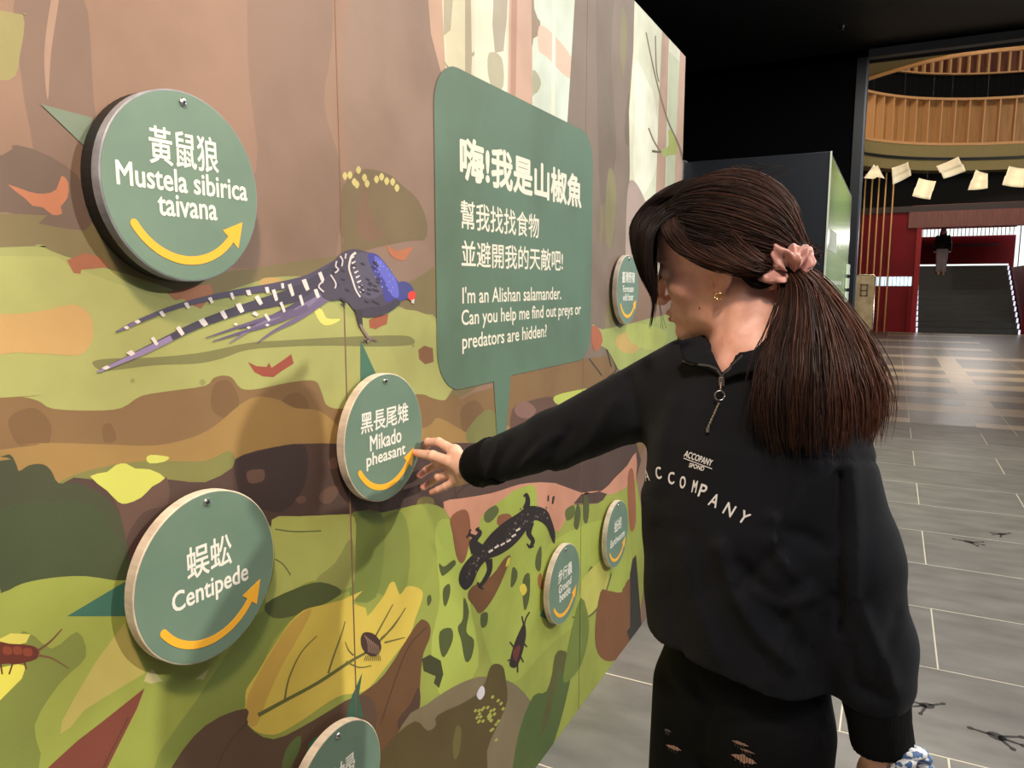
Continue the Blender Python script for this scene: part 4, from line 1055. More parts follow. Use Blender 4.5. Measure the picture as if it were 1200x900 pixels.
paint(lip, (0,.097,-.0690), (.021,.014,.0115), .25, 1)
for s in (-1, 1): paint(blush, (s*.077,-.012,-.005), (.02,.03,.035), 1, .5)
for s in (-1, 1): paint(lin((120,80,64)), (s*.031,.088,.001), (.016,.012,.0035), .5, .6)
body_parts = [(HC + V@HM.T, Fq, cols)]
# ---- trunk and limbs beneath the clothes (coarse, continuous)
g = Grid((-.80, .80, .04), (.14, 1.42, 1.42), .011)
f = sd_cone(g, NB-UZ*.02, NB-UZ*.12, .045, .07)
f = smin(f, sd_ell(g, tw(0,0,1.25), (.135,.085,.14), [TL, TF, UZ]), .04)
f = smin(f, sd_ell(g, tw(0,0,1.08), (.115,.08,.14), [TL, TF, UZ]), .04)
f = smin(f, sd_ell(g, tw(0,-.005,.92), (.130,.085,.10), [TL, TF, UZ]), .04)
KR, AR_ = tw(-.085,.035,.46), tw(-.09,.0,.09); KL, AL_ = tw(.085,.015,.46), tw(.09,-.03,.09)
for h_, k_, a_ in ((tw(-.078,0,.85), KR, AR_), (tw(.078,0,.85), KL, AL_)):
    f = smin(f, sd_cone(g, h_, k_, .068, .042), .03); f = smin(f, sd_cone(g, k_, a_, .042, .030), .02)
for s_, e_, w_ in ((SR, ER, WR), (SL, EL, WL)):
    f = smin(f, sd_cone(g, s_, e_, .042, .034), .03); f = smin(f, sd_cone(g, e_, w_, .034, .026), .01)
V, Fq = surf(g, f); body_parts.append((V, Fq, np.tile(base, (len(V), 1))))
# ---- hands
def hand(fingers, palm, lo, hi, wrist, h=.0014, nails=()):
    g = Grid(lo, hi, h); f = None
    for a, b, ra, rb in palm:
        q = sd_cone(g, a, b, ra, rb); f = q if f is None else smin(f, q, .012)
    for fi in fingers:
        pf = None
        for (a, ra), (b, rb) in zip(fi[:-1], fi[1:]):
            q = sd_cone(g, a, b, ra, rb); pf = q if pf is None else smin(pf, q, .0025)
        for (a, ra) in fi[1:-1]: pf = smin(pf, sd_ell(g, a, (ra*1.05,)*3), .002)
        f = smin(f, pf, .005)
    V, Fq = surf(g, f); V = relax(V, Fq, 1, .4)
    c = np.tile(np.array(lin((226,180,160))), (len(V), 1)); tipc = np.array(lin((222,142,126)))
    for fi in fingers:
        for a, r_, am in [(fi[-1][0], .016, .9)] + [(x[0], .011, .35) for x in fi[1:-1]]:
            d = np.linalg.norm(V-np.array(a), axis=1); m = np.clip(1.2*(1-d/r_), 0, 1)*am; c = c*(1-m[:, None])+tipc*m[:, None]
    return V, Fq, c
thumb = [(P(546,551,1.492), .013), (P(527,541,1.512), .0118), (P(507,534,1.532), .0106), (PX(489,531,-.8725), .0084)]
index = [(P(533,529,1.525), .0115), (P(514,518,1.545), .0092), (P(502,518,1.565), .0084), (PX(499,525,-.891), .0076)]
middle = [(P(531,541,1.535), .0112), (P(513,545,1.560), .0090), (PX(501,550,-.884), .0082), (PX(492,557,-.890), .0076)]
ring_ = [(P(532,553,1.535), .0108), (P(514,559,1.552), .0086), (PX(504,566,-.882), .0078), (PX(496,571,-.889), .0072)]
pinky = [(P(537,562,1.520), .0098), (P(522,570,1.535), .0076), (P(513,574,1.545), .0068), (P(506,577,1.555), .0062)]
W2 = P(566,552,1.470)
palm = [(W2, P(540,543,1.507), .024, .020), (P(545,548,1.500), index[0][0], .019, .0125), (P(545,548,1.500), middle[0][0], .018, .013), (P(546,552,1.500), ring_[0][0], .018, .012), (P(546,556,1.498), pinky[0][0], .017, .011), (W2, thumb[0][0], .022, .014), (index[0][0], middle[0][0], .011, .011), (middle[0][0], ring_[0][0], .011, .0105), (ring_[0][0], pinky[0][0], .0105, .0095), (W2, WR+nrm(ER-WR)*.07, .024, .026)]
body_parts.append(hand([thumb, index, middle, ring_, pinky], palm, (-.925, 1.15, 1.05), (-.640, 1.36, 1.24), WR))
# left hand hangs, fingers curled round a patterned strap
Wd = WL
def Q(x, y, d): return P(x, y, d)
th2 = [(Q(1052,900,.965), .012), (Q(1062,918,.965), .0105), (Q(1058,938,.965), .009), (Q(1048,950,.965), .008)]
in2 = [(Q(1047,925,.985), .011), (Q(1050,958,.985), .0092), (Q(1040,975,.975), .0082), (Q(1030,968,.965), .0076)]
mi2 = [(Q(1034,930,1.0), .011), (Q(1036,966,1.0), .0092), (Q(1028,984,.99), .0082), (Q(1018,974,.975), .0076)]
ri2 = [(Q(1020,929,1.012), .0105), (Q(1021,962,1.012), .0088), (Q(1014,978,1.0), .0078), (Q(1008,966,.985), .0072)]
pi2 = [(Q(1008,922,1.02), .0095), (Q(1008,948,1.02), .0076), (Q(1004,962,1.01), .0068), (Q(1000,954,.997), .0062)]
pal2 = [(Wd, Q(1032,905,1.0), .027, .022), (Q(1034,905,.995), in2[0][0], .019, .0125), (Q(1032,905,1.0), mi2[0][0], .019, .0125), (Q(1028,905,1.005), ri2[0][0], .018, .012), (Q(1022,903,1.01), pi2[0][0], .017, .011), (Wd, th2[0][0], .022, .013), (Wd, WL+nrm(EL-WL)*.06, .027, .027)]
lo = np.min([p for fi in (th2,in2,mi2,ri2,pi2) for p, _ in fi] + [Wd], 0)-.04; hi = np.max([p for fi in (th2,in2,mi2,ri2,pi2) for p, _ in fi] + [WL+nrm(EL-WL)*.06], 0)+.04
body_parts.append(hand([th2,in2,mi2,ri2,pi2], pal2, lo, hi, WL, .0017))
Vb = []; Fb = []; Cb = []; n = 0
for V, Fq, c in body_parts: Vb.append(V); Fb.append(Fq+n); Cb.append(c); n += len(V)
skin = mat('skin', (214,166,138), 0.48, attr=True, sss=0.15, c2=(244,232,226), scale=60, bump=0.06, bscale=500, nmix=(.4,.7))
body = pc(qmesh('body', np.concatenate(Vb), np.concatenate(Fb), skin, person, np.concatenate(Cb)))
nail_m = mat('nail', (232,182,170), 0.25)
def nail(tip, prev, nrm_dir, r):
    t = nrm(tip-prev); u = nrm(nrm_dir - t*np.dot(nrm_dir, t)); s_ = np.cross(t, u); vs = []; fs = []; N1 = 6
    for i in range(N1+1):
        for j in range(N1+1):
            a = (i/N1-.5)*1.5; b = (j/N1-.5); w_ = math.sqrt(max(0, 1-(2*abs(b))**4))*.9+.1
            ang = a*w_*.9
            vs.append(tip + t*(b*.0115+.001) + (u*math.cos(ang)+s_*math.sin(ang))*(r+.0004))
    for i in range(N1):
        for j in range(N1): k = i*(N1+1)+j; fs.append((k, k+1, k+N1+2, k+N1+1))
    pc(mesh('fingernail', vs, fs, nail_m, person, True))
toc = nrm(CAM - thumb[-1][0])
nail(thumb[-1][0], thumb[-2][0], toc+np.array([0,0,.5]), .0079)
nail(th2[-1][0], th2[-2][0], toc, .008)

# ---- sweatshirt
cloth = mat('sweatshirt_black', (18, 20, 26), 0.85, c2=(22, 24, 31), scale=9, bump=0.35, bscale=700, sheen=0.03, spec=0.15)
g = Grid((-.745, .84, .84), (.16, 1.42, 1.47), .0050)
dx, dy = g.X-NB[0], g.Y-NB[1]
l = dx*TL[0]+dy*TL[1]; ff = dx*TF[0]+dy*TF[1]
zs = [.80, .90, .915, .95, 1.05, 1.18, 1.28, 1.33, 1.37, 1.41, 1.45]
aa = [.140, .142, .144, .148, .156, .164, .162, .138, .105, .070, .060]
bb = [.112, .112, .120, .124, .122, .122, .112, .100, .082, .068, .060]
oo = [.000, .000, .000, .002, .006, .012, .006, .000, .000, .004, .004]
a_ = np.interp(g.Z, zs, aa); b_ = np.interp(g.Z, zs, bb); o_ = np.interp(g.Z, zs, oo)
rho = (np.abs(l/a_)**2.25 + np.abs((ff-o_)/b_)**2.25)**(1/2.25)
f = (rho-1)*np.minimum(a_, b_)
f = smax(f, .972-.05*np.clip(l, -.1, .2)-g.Z+.008*np.sin(l*22+1), .006)
f = smax(f, g.Z-(NB[2]+.012), .02)
fs_ = smin(sd_cone(g, SR+TL*.02, ER, .072, .052), sd_cone(g, ER, WR+nrm(ER-WR)*.036, .052, .041), .02)
f = smin(f, fs_, .055)
EL2 = EL+(WL-EL)*.45
fl_ = smin(sd_cone(g, SL-TL*.01, EL, .056, .055), sd_cone(g, EL, EL2, .056, .056), .02)
fl_ = smin(fl_, sd_cone(g, EL2, WL+nrm(EL-WL)*.092, .054, .051), .02)
f = smin(f, fl_, .022)
U, W_ = px_of(g.X, g.Y, g.Z)
# drape folds measured on the photo (pixel paths, width, height; + raises the cloth)
fold = [([(842,640),(862,700),(890,745),(925,778)], 9, .0075), ([(905,610),(908,645),(930,672)], 9, .005), ([(868,665),(900,700),(938,760)], 12, -.0055),
 ([(950,690),(925,740),(905,800)], 9, .0045), ([(975,700),(955,750),(945,800)], 8, -.004), ([(905,620),(945,628),(965,640)], 10, -.004), ([(880,690),(915,712),(955,700)], 7, .004),
 ([(800,640),(810,700),(840,770)], 11, .004), ([(770,620),(785,690),(800,760)], 10, -.003), ([(915,640),(890,665),(866,690)], 8, -.004),
 ([(740,445),(752,500),(748,560)], 9, -.005), ([(720,470),(690,520),(662,545)], 8, .004), ([(735,520),(700,545),(660,555)], 7, -.004), ([(650,510),(625,530),(600,560)], 6, .004), ([(668,505),(650,530),(640,560)], 5, -.0035), ([(600,520),(585,540),(578,565)], 5, -.003), ([(585,518),(575,545),(566,570)], 4, .003), ([(630,515),(610,540),(600,565)], 4, -.003),
 ([(790,470),(775,520),(770,570)], 10, .003),
 ([(1000,545),(1004,620),(1000,700)], 9, .004), ([(1010,720),(1030,760),(1045,800)], 9, .0045), ([(1050,720),(1036,770),(1015,815)], 7, -.003), ([(995,760),(1005,800),(1040,822)], 7, -.004), ([(984,555),(982,640),(984,740)], 4, -.007), ([(980,540),(1010,538),(1036,543)], 3, -.0022)]
for pts, wd, am in fold:
    f = f - 1.6*am*np.exp(-(seg_dist(U, W_, pts)/wd)**2)
f = f - .0016*np.sin(U*.045+W_*.06+2*np.sin(W_*.02))*np.clip((W_-560)/150, 0, 1)
# opening of the neck
vo = smin(sd_cone(g, NB+UZ*.06, NB+TF*.030-UZ*.008, .056, .042), sd_cone(g, NB+TF*.030-UZ*.008, NB+TF*.088-UZ*.014, .040, .004), .01)
f = smax(f, -vo, .006)
V, Fq = surf(g, f); V = relax(V, Fq, 1, .35)
sweat = pc(qmesh('sweatshirt', V, Fq, cloth, person))
from mathutils.bvhtree import BVHTree
bvh = BVHTree.FromPolygons([tuple(v) for v in V], Fq.tolist())
def hit(x, y, off=.001, tree=None):
    r = nrm(ray(x, y)); h = (tree or bvh).ray_cast(Vector(CAM), Vector(r), 4)
    if h[0] is None: return None
    n = h[1]; n = n if n.dot(Vector(-r)) > 0 else -n
    return np.array(h[0]) + np.array(n)*off
# cuffs and hem ribbing
rib = mat('ribbing_black', (9, 9, 11), 0.88, bump=0.6, bscale=300, stretch=(1,1,.1), spec=0.15)
def cuff(name, a, b, ra, rb, par, flare=0, n=56):
    a = np.array(a); b = np.array(b); t = nrm(b-a); u = nrm(np.cross(t, [0.1,1,0.2])); v = np.cross(t, u); vs = []; fs = []
    prof = [(0, ra*.8), (0, ra), (.15, ra*1.03), (.5, (ra+rb)/2), (.88, rb*1.03), (1, rb), (1.01, rb*.93), (.9, rb*.85)]
    for q, r_ in prof:
        for k in range(n):
            an = 2*math.pi*k/n; rr_ = r_*(1+.022*(k % 2)); vs.append(a+(b-a)*q+(u*math.cos(an)+v*math.sin(an))*rr_)
    for i in range(len(prof)-1):
        for k in range(n): fs.append((i*n+k, i*n+(k+1) % n, (i+1)*n+(k+1) % n, (i+1)*n+k))
    return pc(mesh(name, vs, fs, rib, par, True), par) if par is sweat else pc(mesh(name, vs, fs, rib, par, True))
def on(o, par): o.parent = par; o.matrix_parent_inverse = (Matrix.Translation(person.location) @ par.matrix_parent_inverse).inverted() if False else Matrix.Identity(4); return o
# parts of the sweatshirt: its own frame is the world's, so children need no offset
cr_a = P(575,551,1.445); 
cuff('cuff', WR+nrm(ER-WR)*.085, WR+nrm(ER-WR)*.026, .0455, .0410, sweat)
cuff('cuff', WL+nrm(EL-WL)*.070, WL-nrm(EL-WL)*.002, .0400, .0375, sweat)

# collar
cg = []; 
TH = [8, 25, 50, 80, 110, 145, 180, 215, 250, 280, 310, 335, 352]
def collar_pt(th, v):
    t = R(th); fr_ = (math.cos(t)+1)/2      # 1 front, 0 back
    s_ = math.sin(t)                        # + her left
    rb_ = .076; rt_ = .066 + .022*fr_**3
    zb = 1.382 - .052*fr_**2 + .018*(1-fr_); zt = zb + .043 - .010*fr_**4
    ff0, ll0 = (.078+.016*fr_)*math.cos(t), (.078)*s_
    ff1, ll1 = (rt_+.012*fr_)*math.cos(t), (rt_)*s_*(1+.15*fr_)
    if th < 12 or th > 348: ff0 += .002
    q = math.sin(v*math.pi)*.004
    return tw(ll0*(1-v)+ll1*v + (q*s_), ff0*(1-v)+ff1*v + q*math.cos(t), zb*(1-v)+zt*v)
NT, NV = 60, 6; vs = []; fs = []
for i in range(NT+1):
    th = 72 + (292-72)*i/NT
    for j in range(NV+1): vs.append(collar_pt(th, j/NV))
for i in range(NT):
    for j in range(NV): k = i*(NV+1)+j; fs.append((k, k+NV+1, k+NV+2, k+1))
colv, colf = vs, fs
col_o = mesh('collar', vs, fs, cloth, sweat, True); md = col_o.modifiers.new('s', 'SOLIDIFY'); md.thickness = .006; md.offset = 0
wb_ = BVHTree.FromPolygons([tuple(v) for v in V]+[tuple(v) for v in body_parts[0][0]], Fq.tolist()+(body_parts[0][1]+len(V)).tolist())
def flap(A_, B_, off):
    A_ = catmull(A_, 4, False); B_ = catmull(B_, 4, False); m = 6; ds = []; vs = []; fs = []
    for a, b in zip(A_, B_):
        for j in range(m+1):
            q = np.array(a)*(1-j/m)+np.array(b)*j/m; h_ = hit(q[0], q[1], off, wb_); ds.append((q, dep(h_) if h_ is not None else None))
    good = [d for _, d in ds if d is not None]; md_ = float(np.median(good)); n_ = len(A_)
    D = np.array([d if d is not None and abs(d-md_) < .07 else md_ for _, d in ds]).reshape(n_, m+1)
    for _ in range(90):
        E_ = D.copy(); E_[1:-1] = (D[:-2]+D[2:]+2*D[1:-1])/4; E_[:, 1:-1] = (E_[:, :-2]+E_[:, 2:]+2*E_[:, 1:-1])/4; D = np.minimum(E_, D+.0)
    for (q, _), d in zip(ds, D.ravel()): vs.append(P(q[0], q[1], d))
    for i in range(n_-1):
        for j in range(m): k = i*(m+1)+j; fs.append((k, k+m+1, k+m+2, k+1))
    o_ = mesh('collar_flap', vs, fs, cloth, sweat, True); s_ = o_.modifiers.new('s', 'SOLIDIFY'); s_.thickness = .004; s_.offset = 0
    return vs, fs
f1 = flap([(825,394),(830,404),(834,413),(840,425),(848,440)], [(796,400),(798,411),(802,423),(822,429),(847,441)], .006)
f2 = flap([(849,439),(864,424),(877,416),(892,403),(908,384),(922,364)], [(850,444),(868,438),(886,434),(904,424),(922,406),(938,384)], .013)
nc = len(colv); colf = list(colf)+[tuple(i+nc for i in q) for q in f1[1]]+[tuple(i+nc+len(f1[0]) for i in q) for q in f2[1]]; colv = list(colv)+list(f1[0])+list(f2[0])
# zip: teeth along both open edges, slider, ring and pull
metal_z = mat('zip_metal', (190, 186, 180), 0.3, metal=1.0)
g = G()
def teeth(g, pts, step=.0032, r=.0014):
    P_ = [np.array(p) for p in pts]; 
    for a, b in zip(P_[:-1], P_[1:]):
        L_ = np.linalg.norm(b-a); k = max(1, int(L_/step))
        for i in range(k):
            c = a+(b-a)*i/k; g.box(c-r, c+r)
vb = hit(848, 443, .002)
eL = [collar_pt(24, v) for v in (0, .5, 1)]; eR = [collar_pt(336, v) for v in (0, .5, 1)]
cb = BVHTree.FromPolygons([tuple(v) for v in list(V)+[Vector(q) for q in colv]], Fq.tolist()+[tuple(i+len(V) for i in q) for q in colf])
for ln in ([(803,424),(812,427),(822,429),(832,430),(841,434),(848,442)], [(848,442),(856,434),(864,424),(872,417)]):
    pp = [hit(x, y, .0035, cb) for x, y in ln]; teeth(g, [p for p in pp if p is not None])
zp = [hit(848-(i*1.05), 443+i*5, .0012) for i in range(5)]; teeth(g, zp)
z_o = g.build('zip_teeth', metal_z, sweat); z_o['kind'] = 'stuff'
g = G(); c = hit(848, 448, .004); g.box(c-np.array([.004,.002,.006]), c+np.array([.004,.002,.006])); g.build('zip_slider', metal_z, sweat, bevel=.0008)
c = hit(846, 465, .005); g = G(); rim = [c + (_rt*math.cos(2*math.pi*k/20)+UZ*math.sin(2*math.pi*k/20))*.0066 for k in range(21)]; g.tube(rim, .0012, 6); g.build('zip_ring', metal_z, sweat, smooth=True)
g = G(); p0 = hit(848, 450, .005); p1 = hit(847, 458, .005); g.tube([p0, p1], .0015, 6)
p0 = hit(845, 473, .004); p1 = hit(832, 502, .004)
N_ = 16
g.tube([p0+(p1-p0)*i/N_ for i in range(N_+1)], [.0022 if i % 2 else .0014 for i in range(N_+1)], 6); g.tube([p1, p1-UZ*.006], .0028, 8); zpu = g.build('zip_pull', metal_z, sweat)
# printed letters on the chest, laid on the cloth
ltm = mat('print_white_cloth', (226, 226, 230), 0.6)
def cloth_text(ch, x, y, w, h, ang, gl, bold=.0):
    vs, fs = text_mesh(ch, 1.0, 0)
    mn, mx = vs.min(0), vs.max(0); q = []
    for v in vs:
        u = ((v[0]-mn[0])/(mx[0]-mn[0]+1e-9)-.5)*w; t = ((v[1]-mn[1])/(mx[1]-mn[1]+1e-9)-.5)*h
        c_, s_ = math.cos(R(ang)), math.sin(R(ang)); q.append((x+u*c_+t*s_, y+u*s_-t*c_))
    for du, dv in ((0,0),(bold,0),(0,bold)) if bold else ((0,0),):
        pp = [hit(a+du, b+dv, .0012+.0001*(du > 0)) for a, b in q]
        if all(p is not None for p in pp): gl.add(pp, fs)
g = G()
for ch, x, y, w, h, a in (('A',758,557,5,14,-10),('C',772,554,6,14,-6),('C',787,560,7,14,2),('O',800.5,565,6.5,14,4),('M',814.5,570,5,14,10),('P',824,575,8,15,18),('A',837.5,586,10,15,24),('N',855,597,11,14,30),('Y',872,606,11,14,34)):
    cloth_text(ch, x, y, w, h, a, g, .7)
o = g.build('chest_lettering', ltm, sweat); o['label'] = 'white curved lettering across the chest'; o['kind'] = 'stuff'
g = G(); cloth_text('ACCOPANY', 819, 537, 34, 7.5, 20, g, .5); cloth_text('SPOND', 817, 547, 18, 5, 16, g, .4)
a, b = hit(802, 537, .0012), hit(835, 549.5, .0012); 
if a is not None and b is not None: g.tube([a, b], .0006, 5)
o = g.build('chest_emblem', ltm, sweat); o['kind'] = 'stuff'; o['label'] = 'small white embroidered word with an underline'

# ---- jeans
denim = mat('jeans_black', (9, 10, 13), 0.85, c2=(13, 14, 17), scale=14, bump=0.3, bscale=500, spec=0.15)
g = Grid((-.46, .88, .05), (.10, 1.34, 1.02), .0058)
f = sd_ell(g, tw(0,-.002,.91), (.134,.100,.16), [TL, TF, UZ])
for h_, k_, a_ in ((tw(-.070,0,.86), KR, AR_), (tw(.066,.002,.86), KL, AL_)):
    f = smin(f, smin(sd_cone(g, h_, k_, .083, .056), sd_cone(g, k_, a_, .056, .044), .02), .018)
f = smax(f, g.Z-1.0, .004); f = smax(f, .085-g.Z, .004)
U, W_ = px_of(g.X, g.Y, g.Z)
for pts, wd, am in [([(815,800),(830,830),(825,870)], 8, -.006), ([(845,810),(900,815),(960,800)], 7, .003), ([(850,850),(900,845),(950,860)], 6, -.003), ([(955,855),(962,870)], 4, .006), ([(960,830),(968,845)], 4, .005), ([(780,800),(800,820)], 6, -.003)]:
    f = f - am*np.exp(-(seg_dist(U, W_, pts)/wd)**2)
f = f - .002*np.sin(g.Z*70+np.sin(g.X*30)*2)*np.clip((.62-g.Z)*6, 0, 1)
V, Fq = surf(g, f); jeans = pc(qmesh('jeans', V, Fq, denim, person)); jb = BVHTree.FromPolygons([tuple(v) for v in V], Fq.tolist())
# rips: bare skin showing, frayed threads across
rip_skin = mat('skin_in_rip', (196,150,128), 0.5)
thread = mat('denim_thread', (60, 58, 60), 0.9)
for k_, (cx, cy, w_, h_) in enumerate(((790,876,18,5), (872,889,30,9), (783,856,8,3), (868,871,20,4), (876,880,18,3))):
    vs = []; n = 18; top = []; bot = []
    for i in range(n+1):
        t = i/n; x = cx+(t-.5)*w_; yy = cy+(t-.5)*w_*.35; hh = h_*.5*math.sin(math.pi*t)*(.7+.5*random.random())
        top.append(hit(x, yy-hh, .0009, jb)); bot.append(hit(x, yy+hh, .0009, jb))
    if any(p is None for p in top+bot): continue
    vs = top+bot; fs = [(i, i+1, n+2+i, n+1+i) for i in range(n)]
    rp = mesh('rip', vs, fs, rip_skin, jeans)
    g = G()
    for i in range(2, n-1, 2):
        g.tube([top[i]+_up*.0, (top[i]+bot[i])/2 - _fw*.003, bot[i]], .0005, 4)
    for i in range(4): 
        if bot[3+i*3] is not None: g.tube([bot[3+i*3], bot[3+i*3]-UZ*.004-_fw*.003], .0004, 4)
    o = g.build('frayed_threads', thread, rp); o['kind'] = 'stuff'
o = G(); pk = [hit(958+math.cos(a)*4, 800+math.sin(a)*5, .001, jb) for a in (0,1,2,3)]
# shoes
shoe_m = mat('shoe_white', (210, 208, 204), 0.5); sole_m = mat('sole_grey', (150,148,144), 0.6)
for ank in (AR_, AL_):
    toe = TF*.17 + np.array([0,0,0]); g = Grid(ank-np.array([.22,.24,.10]), ank+np.array([.12,.12,.05]), .007)
    a0 = np.array([ank[0], ank[1], 0])
    f = sd_cone(g, a0-TF*.03+UZ*.05, a0+TF*.15+UZ*.036, .036, .032); f = smin(f, sd_cone(g, a0+UZ*.05, a0+UZ*.10, .038, .04), .03)
    f = smin(f, sd_ell(g, a0+TF*.06+UZ*.03, (.042,.115,.03), [TL, TF, UZ]), .02); f = smax(f, .016-g.Z, .004)
    V, Fq = surf(g, f); sh = pc(qmesh('shoe', V, Fq, shoe_m, person))
    pts = [(.046*math.sin(2*math.pi*k/28)*(1 if math.cos(2*math.pi*k/28) > 0 else .85), .06-.0+.125*math.cos(2*math.pi*k/28)) for k in range(28)]
    vs, fs = prism(pts, .022, lambda u, v, w_: tuple(a0+TL*u+TF*v+UZ*w_)); mesh('sole', vs, fs, sole_m, sh)
# earring, brow, lashes, mole
gold2 = mat('earring_gold', (230, 200, 130), 0.2, metal=1.0)
c = hw(.0785, .000, -.043); g = G(); g.tube([c + HF*math.cos(t)*.0055+HU*math.sin(t)*.0045+HL*.001 for t in np.linspace(0, 2*math.pi, 17)], .0014, 6)
pc(g.build('earring', gold2, person, smooth=True))
hairm0 = mat('brow_hair', (40, 27, 23), 0.6)
for s in (-1, 1):
    g = G(); n = 9
    for i in range(n):
        t = i/(n-1); th_ = (t-.5)*1.7; x = s*(.031+.0135*math.sin(th_)); y = .0735+.0135*math.cos(th_)*1.0; 
        a = hw(x, y+.0006, -.0045); b = hw(x+s*.003*math.sin(th_), y+.007, -.010); g.tube([a, (a+b)/2-HU*.001, b], [.0004, .0003, .0001], 4)
    g.tube([hw(s*(.031+.0137*math.sin(q)), .0738+.0137*math.cos(q), -.0040) for q in np.linspace(-.95, .95, 10)], .0007, 5)
    o = g.build('eyelashes', hairm0, person); pc(o); o['kind'] = 'stuff'
    g = G()
    for i in range(16):
        t = i/15; x = s*(.014+.034*t); a = hw(x, .0905-.022*t**2, .0185+.004*math.sin(t*2.6)); b = a+HL*s*.006+HU*.0014*(1-2*t); g.tube([a, b], [.0008,.0003], 4)
    o = g.build('eyebrow', hairm0, person); pc(o); o['kind'] = 'stuff'
# strap in the left hand
stp = mat('strap_pattern', (70, 104, 150), 0.6, c2=(226, 228, 232), scale=120, nmix=(.47,.53), detail=1)
g = G(); path = [Q(1047,905,.955), Q(1060,893,.950), Q(1071,882,.952), Q(1078,884,.958), Q(1084,898,.965), Q(1088,925,.975), Q(1080,960,.98), Q(1064,975,.975), Q(1052,960,.965), Q(1050,930,.96)]
pp = catmull(path, 8, False)
for s_ in (0, 1):
    tw_ = []
    for i, p in enumerate(pp): a = i*.55+s_*math.pi; tw_.append(p+(_rt*math.cos(a)+_fw*math.sin(a))*.0055)
    g.tube(tw_, .0065, 8)
o = g.build('wrist_strap', stp, smooth=True); tag(o, 'blue and white twisted cord held in the hanging hand at the bottom edge', 'strap'); 
# ------------------------------------------------------------------ hair
rng = np.random.default_rng(7)
def hair_mat(name, c, c2, rough=.38, c3=None):
    m = mat(name, c, rough, c2=c2, scale=1.0, attr=False, spec=.22)
    nt = m.node_tree; N = nt.nodes; L = nt.links; b = N['Principled BSDF']
    a = N.new('ShaderNodeVertexColor'); a.layer_name = 'Col'; L.new(a.outputs[0], b.inputs['Base Color'])
    b.inputs['Anisotropic'].default_value = 0.6
    return m
hm = hair_mat('hair', (36, 24, 22), (60, 40, 32), .58)
DARKH, MIDH, LITH = np.array(lin((15,11,11))), np.array(lin((50,33,28))), np.array(lin((158,100,76)))  # LITH: tone of lit hair, mixed in where highlights fall
def strands(name, curves, radii, cols, parent, label=None):
    """curves (n,k,3), radii (k) or (n,k), cols (n,k,3) -> thin three-sided strands in one mesh"""
    n, k, _ = curves.shape
    t = np.gradient(curves, axis=1); t /= np.linalg.norm(t, axis=2, keepdims=True)+1e-9
    ref = rng.normal(size=(n, 1, 3)); u = ref-t*(t*ref).sum(2, keepdims=True); u /= np.linalg.norm(u, axis=2, keepdims=True)+1e-9; v = np.cross(t, u)
    r = np.broadcast_to(radii, (n, k))[:, :, None]
    vs = np.stack([curves+(u*math.cos(q)+v*math.sin(q))*r for q in (0, 2.094, 4.189)], 2).reshape(-1, 3)
    base = (np.arange(n)[:, None]*k+np.arange(k-1)[None])*3
    fs = np.concatenate([np.stack([base+q, base+(q+1) % 3, base+3+(q+1) % 3, base+3+q], -1).reshape(-1, 4) for q in range(3)])
    me = bpy.data.meshes.new(name); me.vertices.add(len(vs)); me.vertices.foreach_set('co', vs.ravel().astype(np.float32))
    me.loops.add(len(fs)*4); me.loops.foreach_set('vertex_index', fs.ravel().astype(np.int32))
    me.polygons.add(len(fs)); me.polygons.foreach_set('loop_start', (np.arange(len(fs))*4).astype(np.int32)); me.update(calc_edges=True)
    me.polygons.foreach_set('use_smooth', [True]*len(fs))
    c = np.repeat(np.broadcast_to(cols, (n, k, 3)).reshape(-1, 1, 3), 3, 1).reshape(-1, 3)
    ly = me.color_attributes.new('Col', 'FLOAT_COLOR', 'POINT'); ly.data.foreach_set('color', np.concatenate([c, np.ones((len(c), 1))], 1).ravel())
    o = link(name, me, hm, parent); 
    o.matrix_parent_inverse = Matrix.Translation(-person.location) if parent is person else Matrix.Identity(4)
    o['kind'] = 'stuff'
    if label: o['label'] = label
    return o
def dep(p): return float((np.asarray(p)-CAM)@_fw)
def bez(ctrl, k):
    """ctrl (n,m,3) Catmull-like smooth path resampled to k points"""
    n, m, _ = ctrl.shape; out = np.zeros((n, k, 3)); ts = np.linspace(0, m-1-1e-6, k)
    for j, t in enumerate(ts):
        i = int(t); q = t-i; a = ctrl[:, max(i-1, 0)]; b = ctrl[:, i]; c = ctrl[:, i+1]; d = ctrl[:, min(i+2, m-1)]
        out[:, j] = .5*((2*b)+(-a+c)*q+(2*a-5*b+4*c-d)*q*q+(-a+3*b-3*c+d)*q**3)
    return out
TIE = np.array([.004, -.113, -.022])
CC = np.array([0, -.012, .028]); CRx = np.array([.0785, .0985, .0905])
# hair cap: the mass under the strands
g = Grid((-.10, -.16, -.10), (.10, .12, .15), .0026)
f = sd_ell(g, CC, CRx*.985)
f = smin(f, sd_cone(g, (0,-.08,-.01), TIE, .05, .016), .03)
# cut away the face and the neck side of the hairline
hl_plane = (g.Y-.010)*.80 - (g.Z-.012)*.62        # >0 in front of a slanting line temple -> ear
face = np.maximum(hl_plane, (g.Z-.078)) 
f = smax(f, -np.maximum(-(g.Y*.78 - (g.Z-.062)*.62 - .012)*1.0, g.Z-.095), .004)
f = smax(f, -(g.Z+.018+.55*np.clip(-(g.Y+.01), 0, .06)+0*g.X)-.0 if False else (-.0085-(g.Z)-.9*np.clip(-(g.Y+.020), 0, .035)), .004)
V, Fq = surf(g, f); V = relax(V, Fq, 2, .4)
cap = qmesh('hair', HC+V@HM.T, Fq, hm, person, np.tile(DARKH, (len(V), 1))); pc(cap)
cap['label'] = 'dark brown hair swept back from the face'
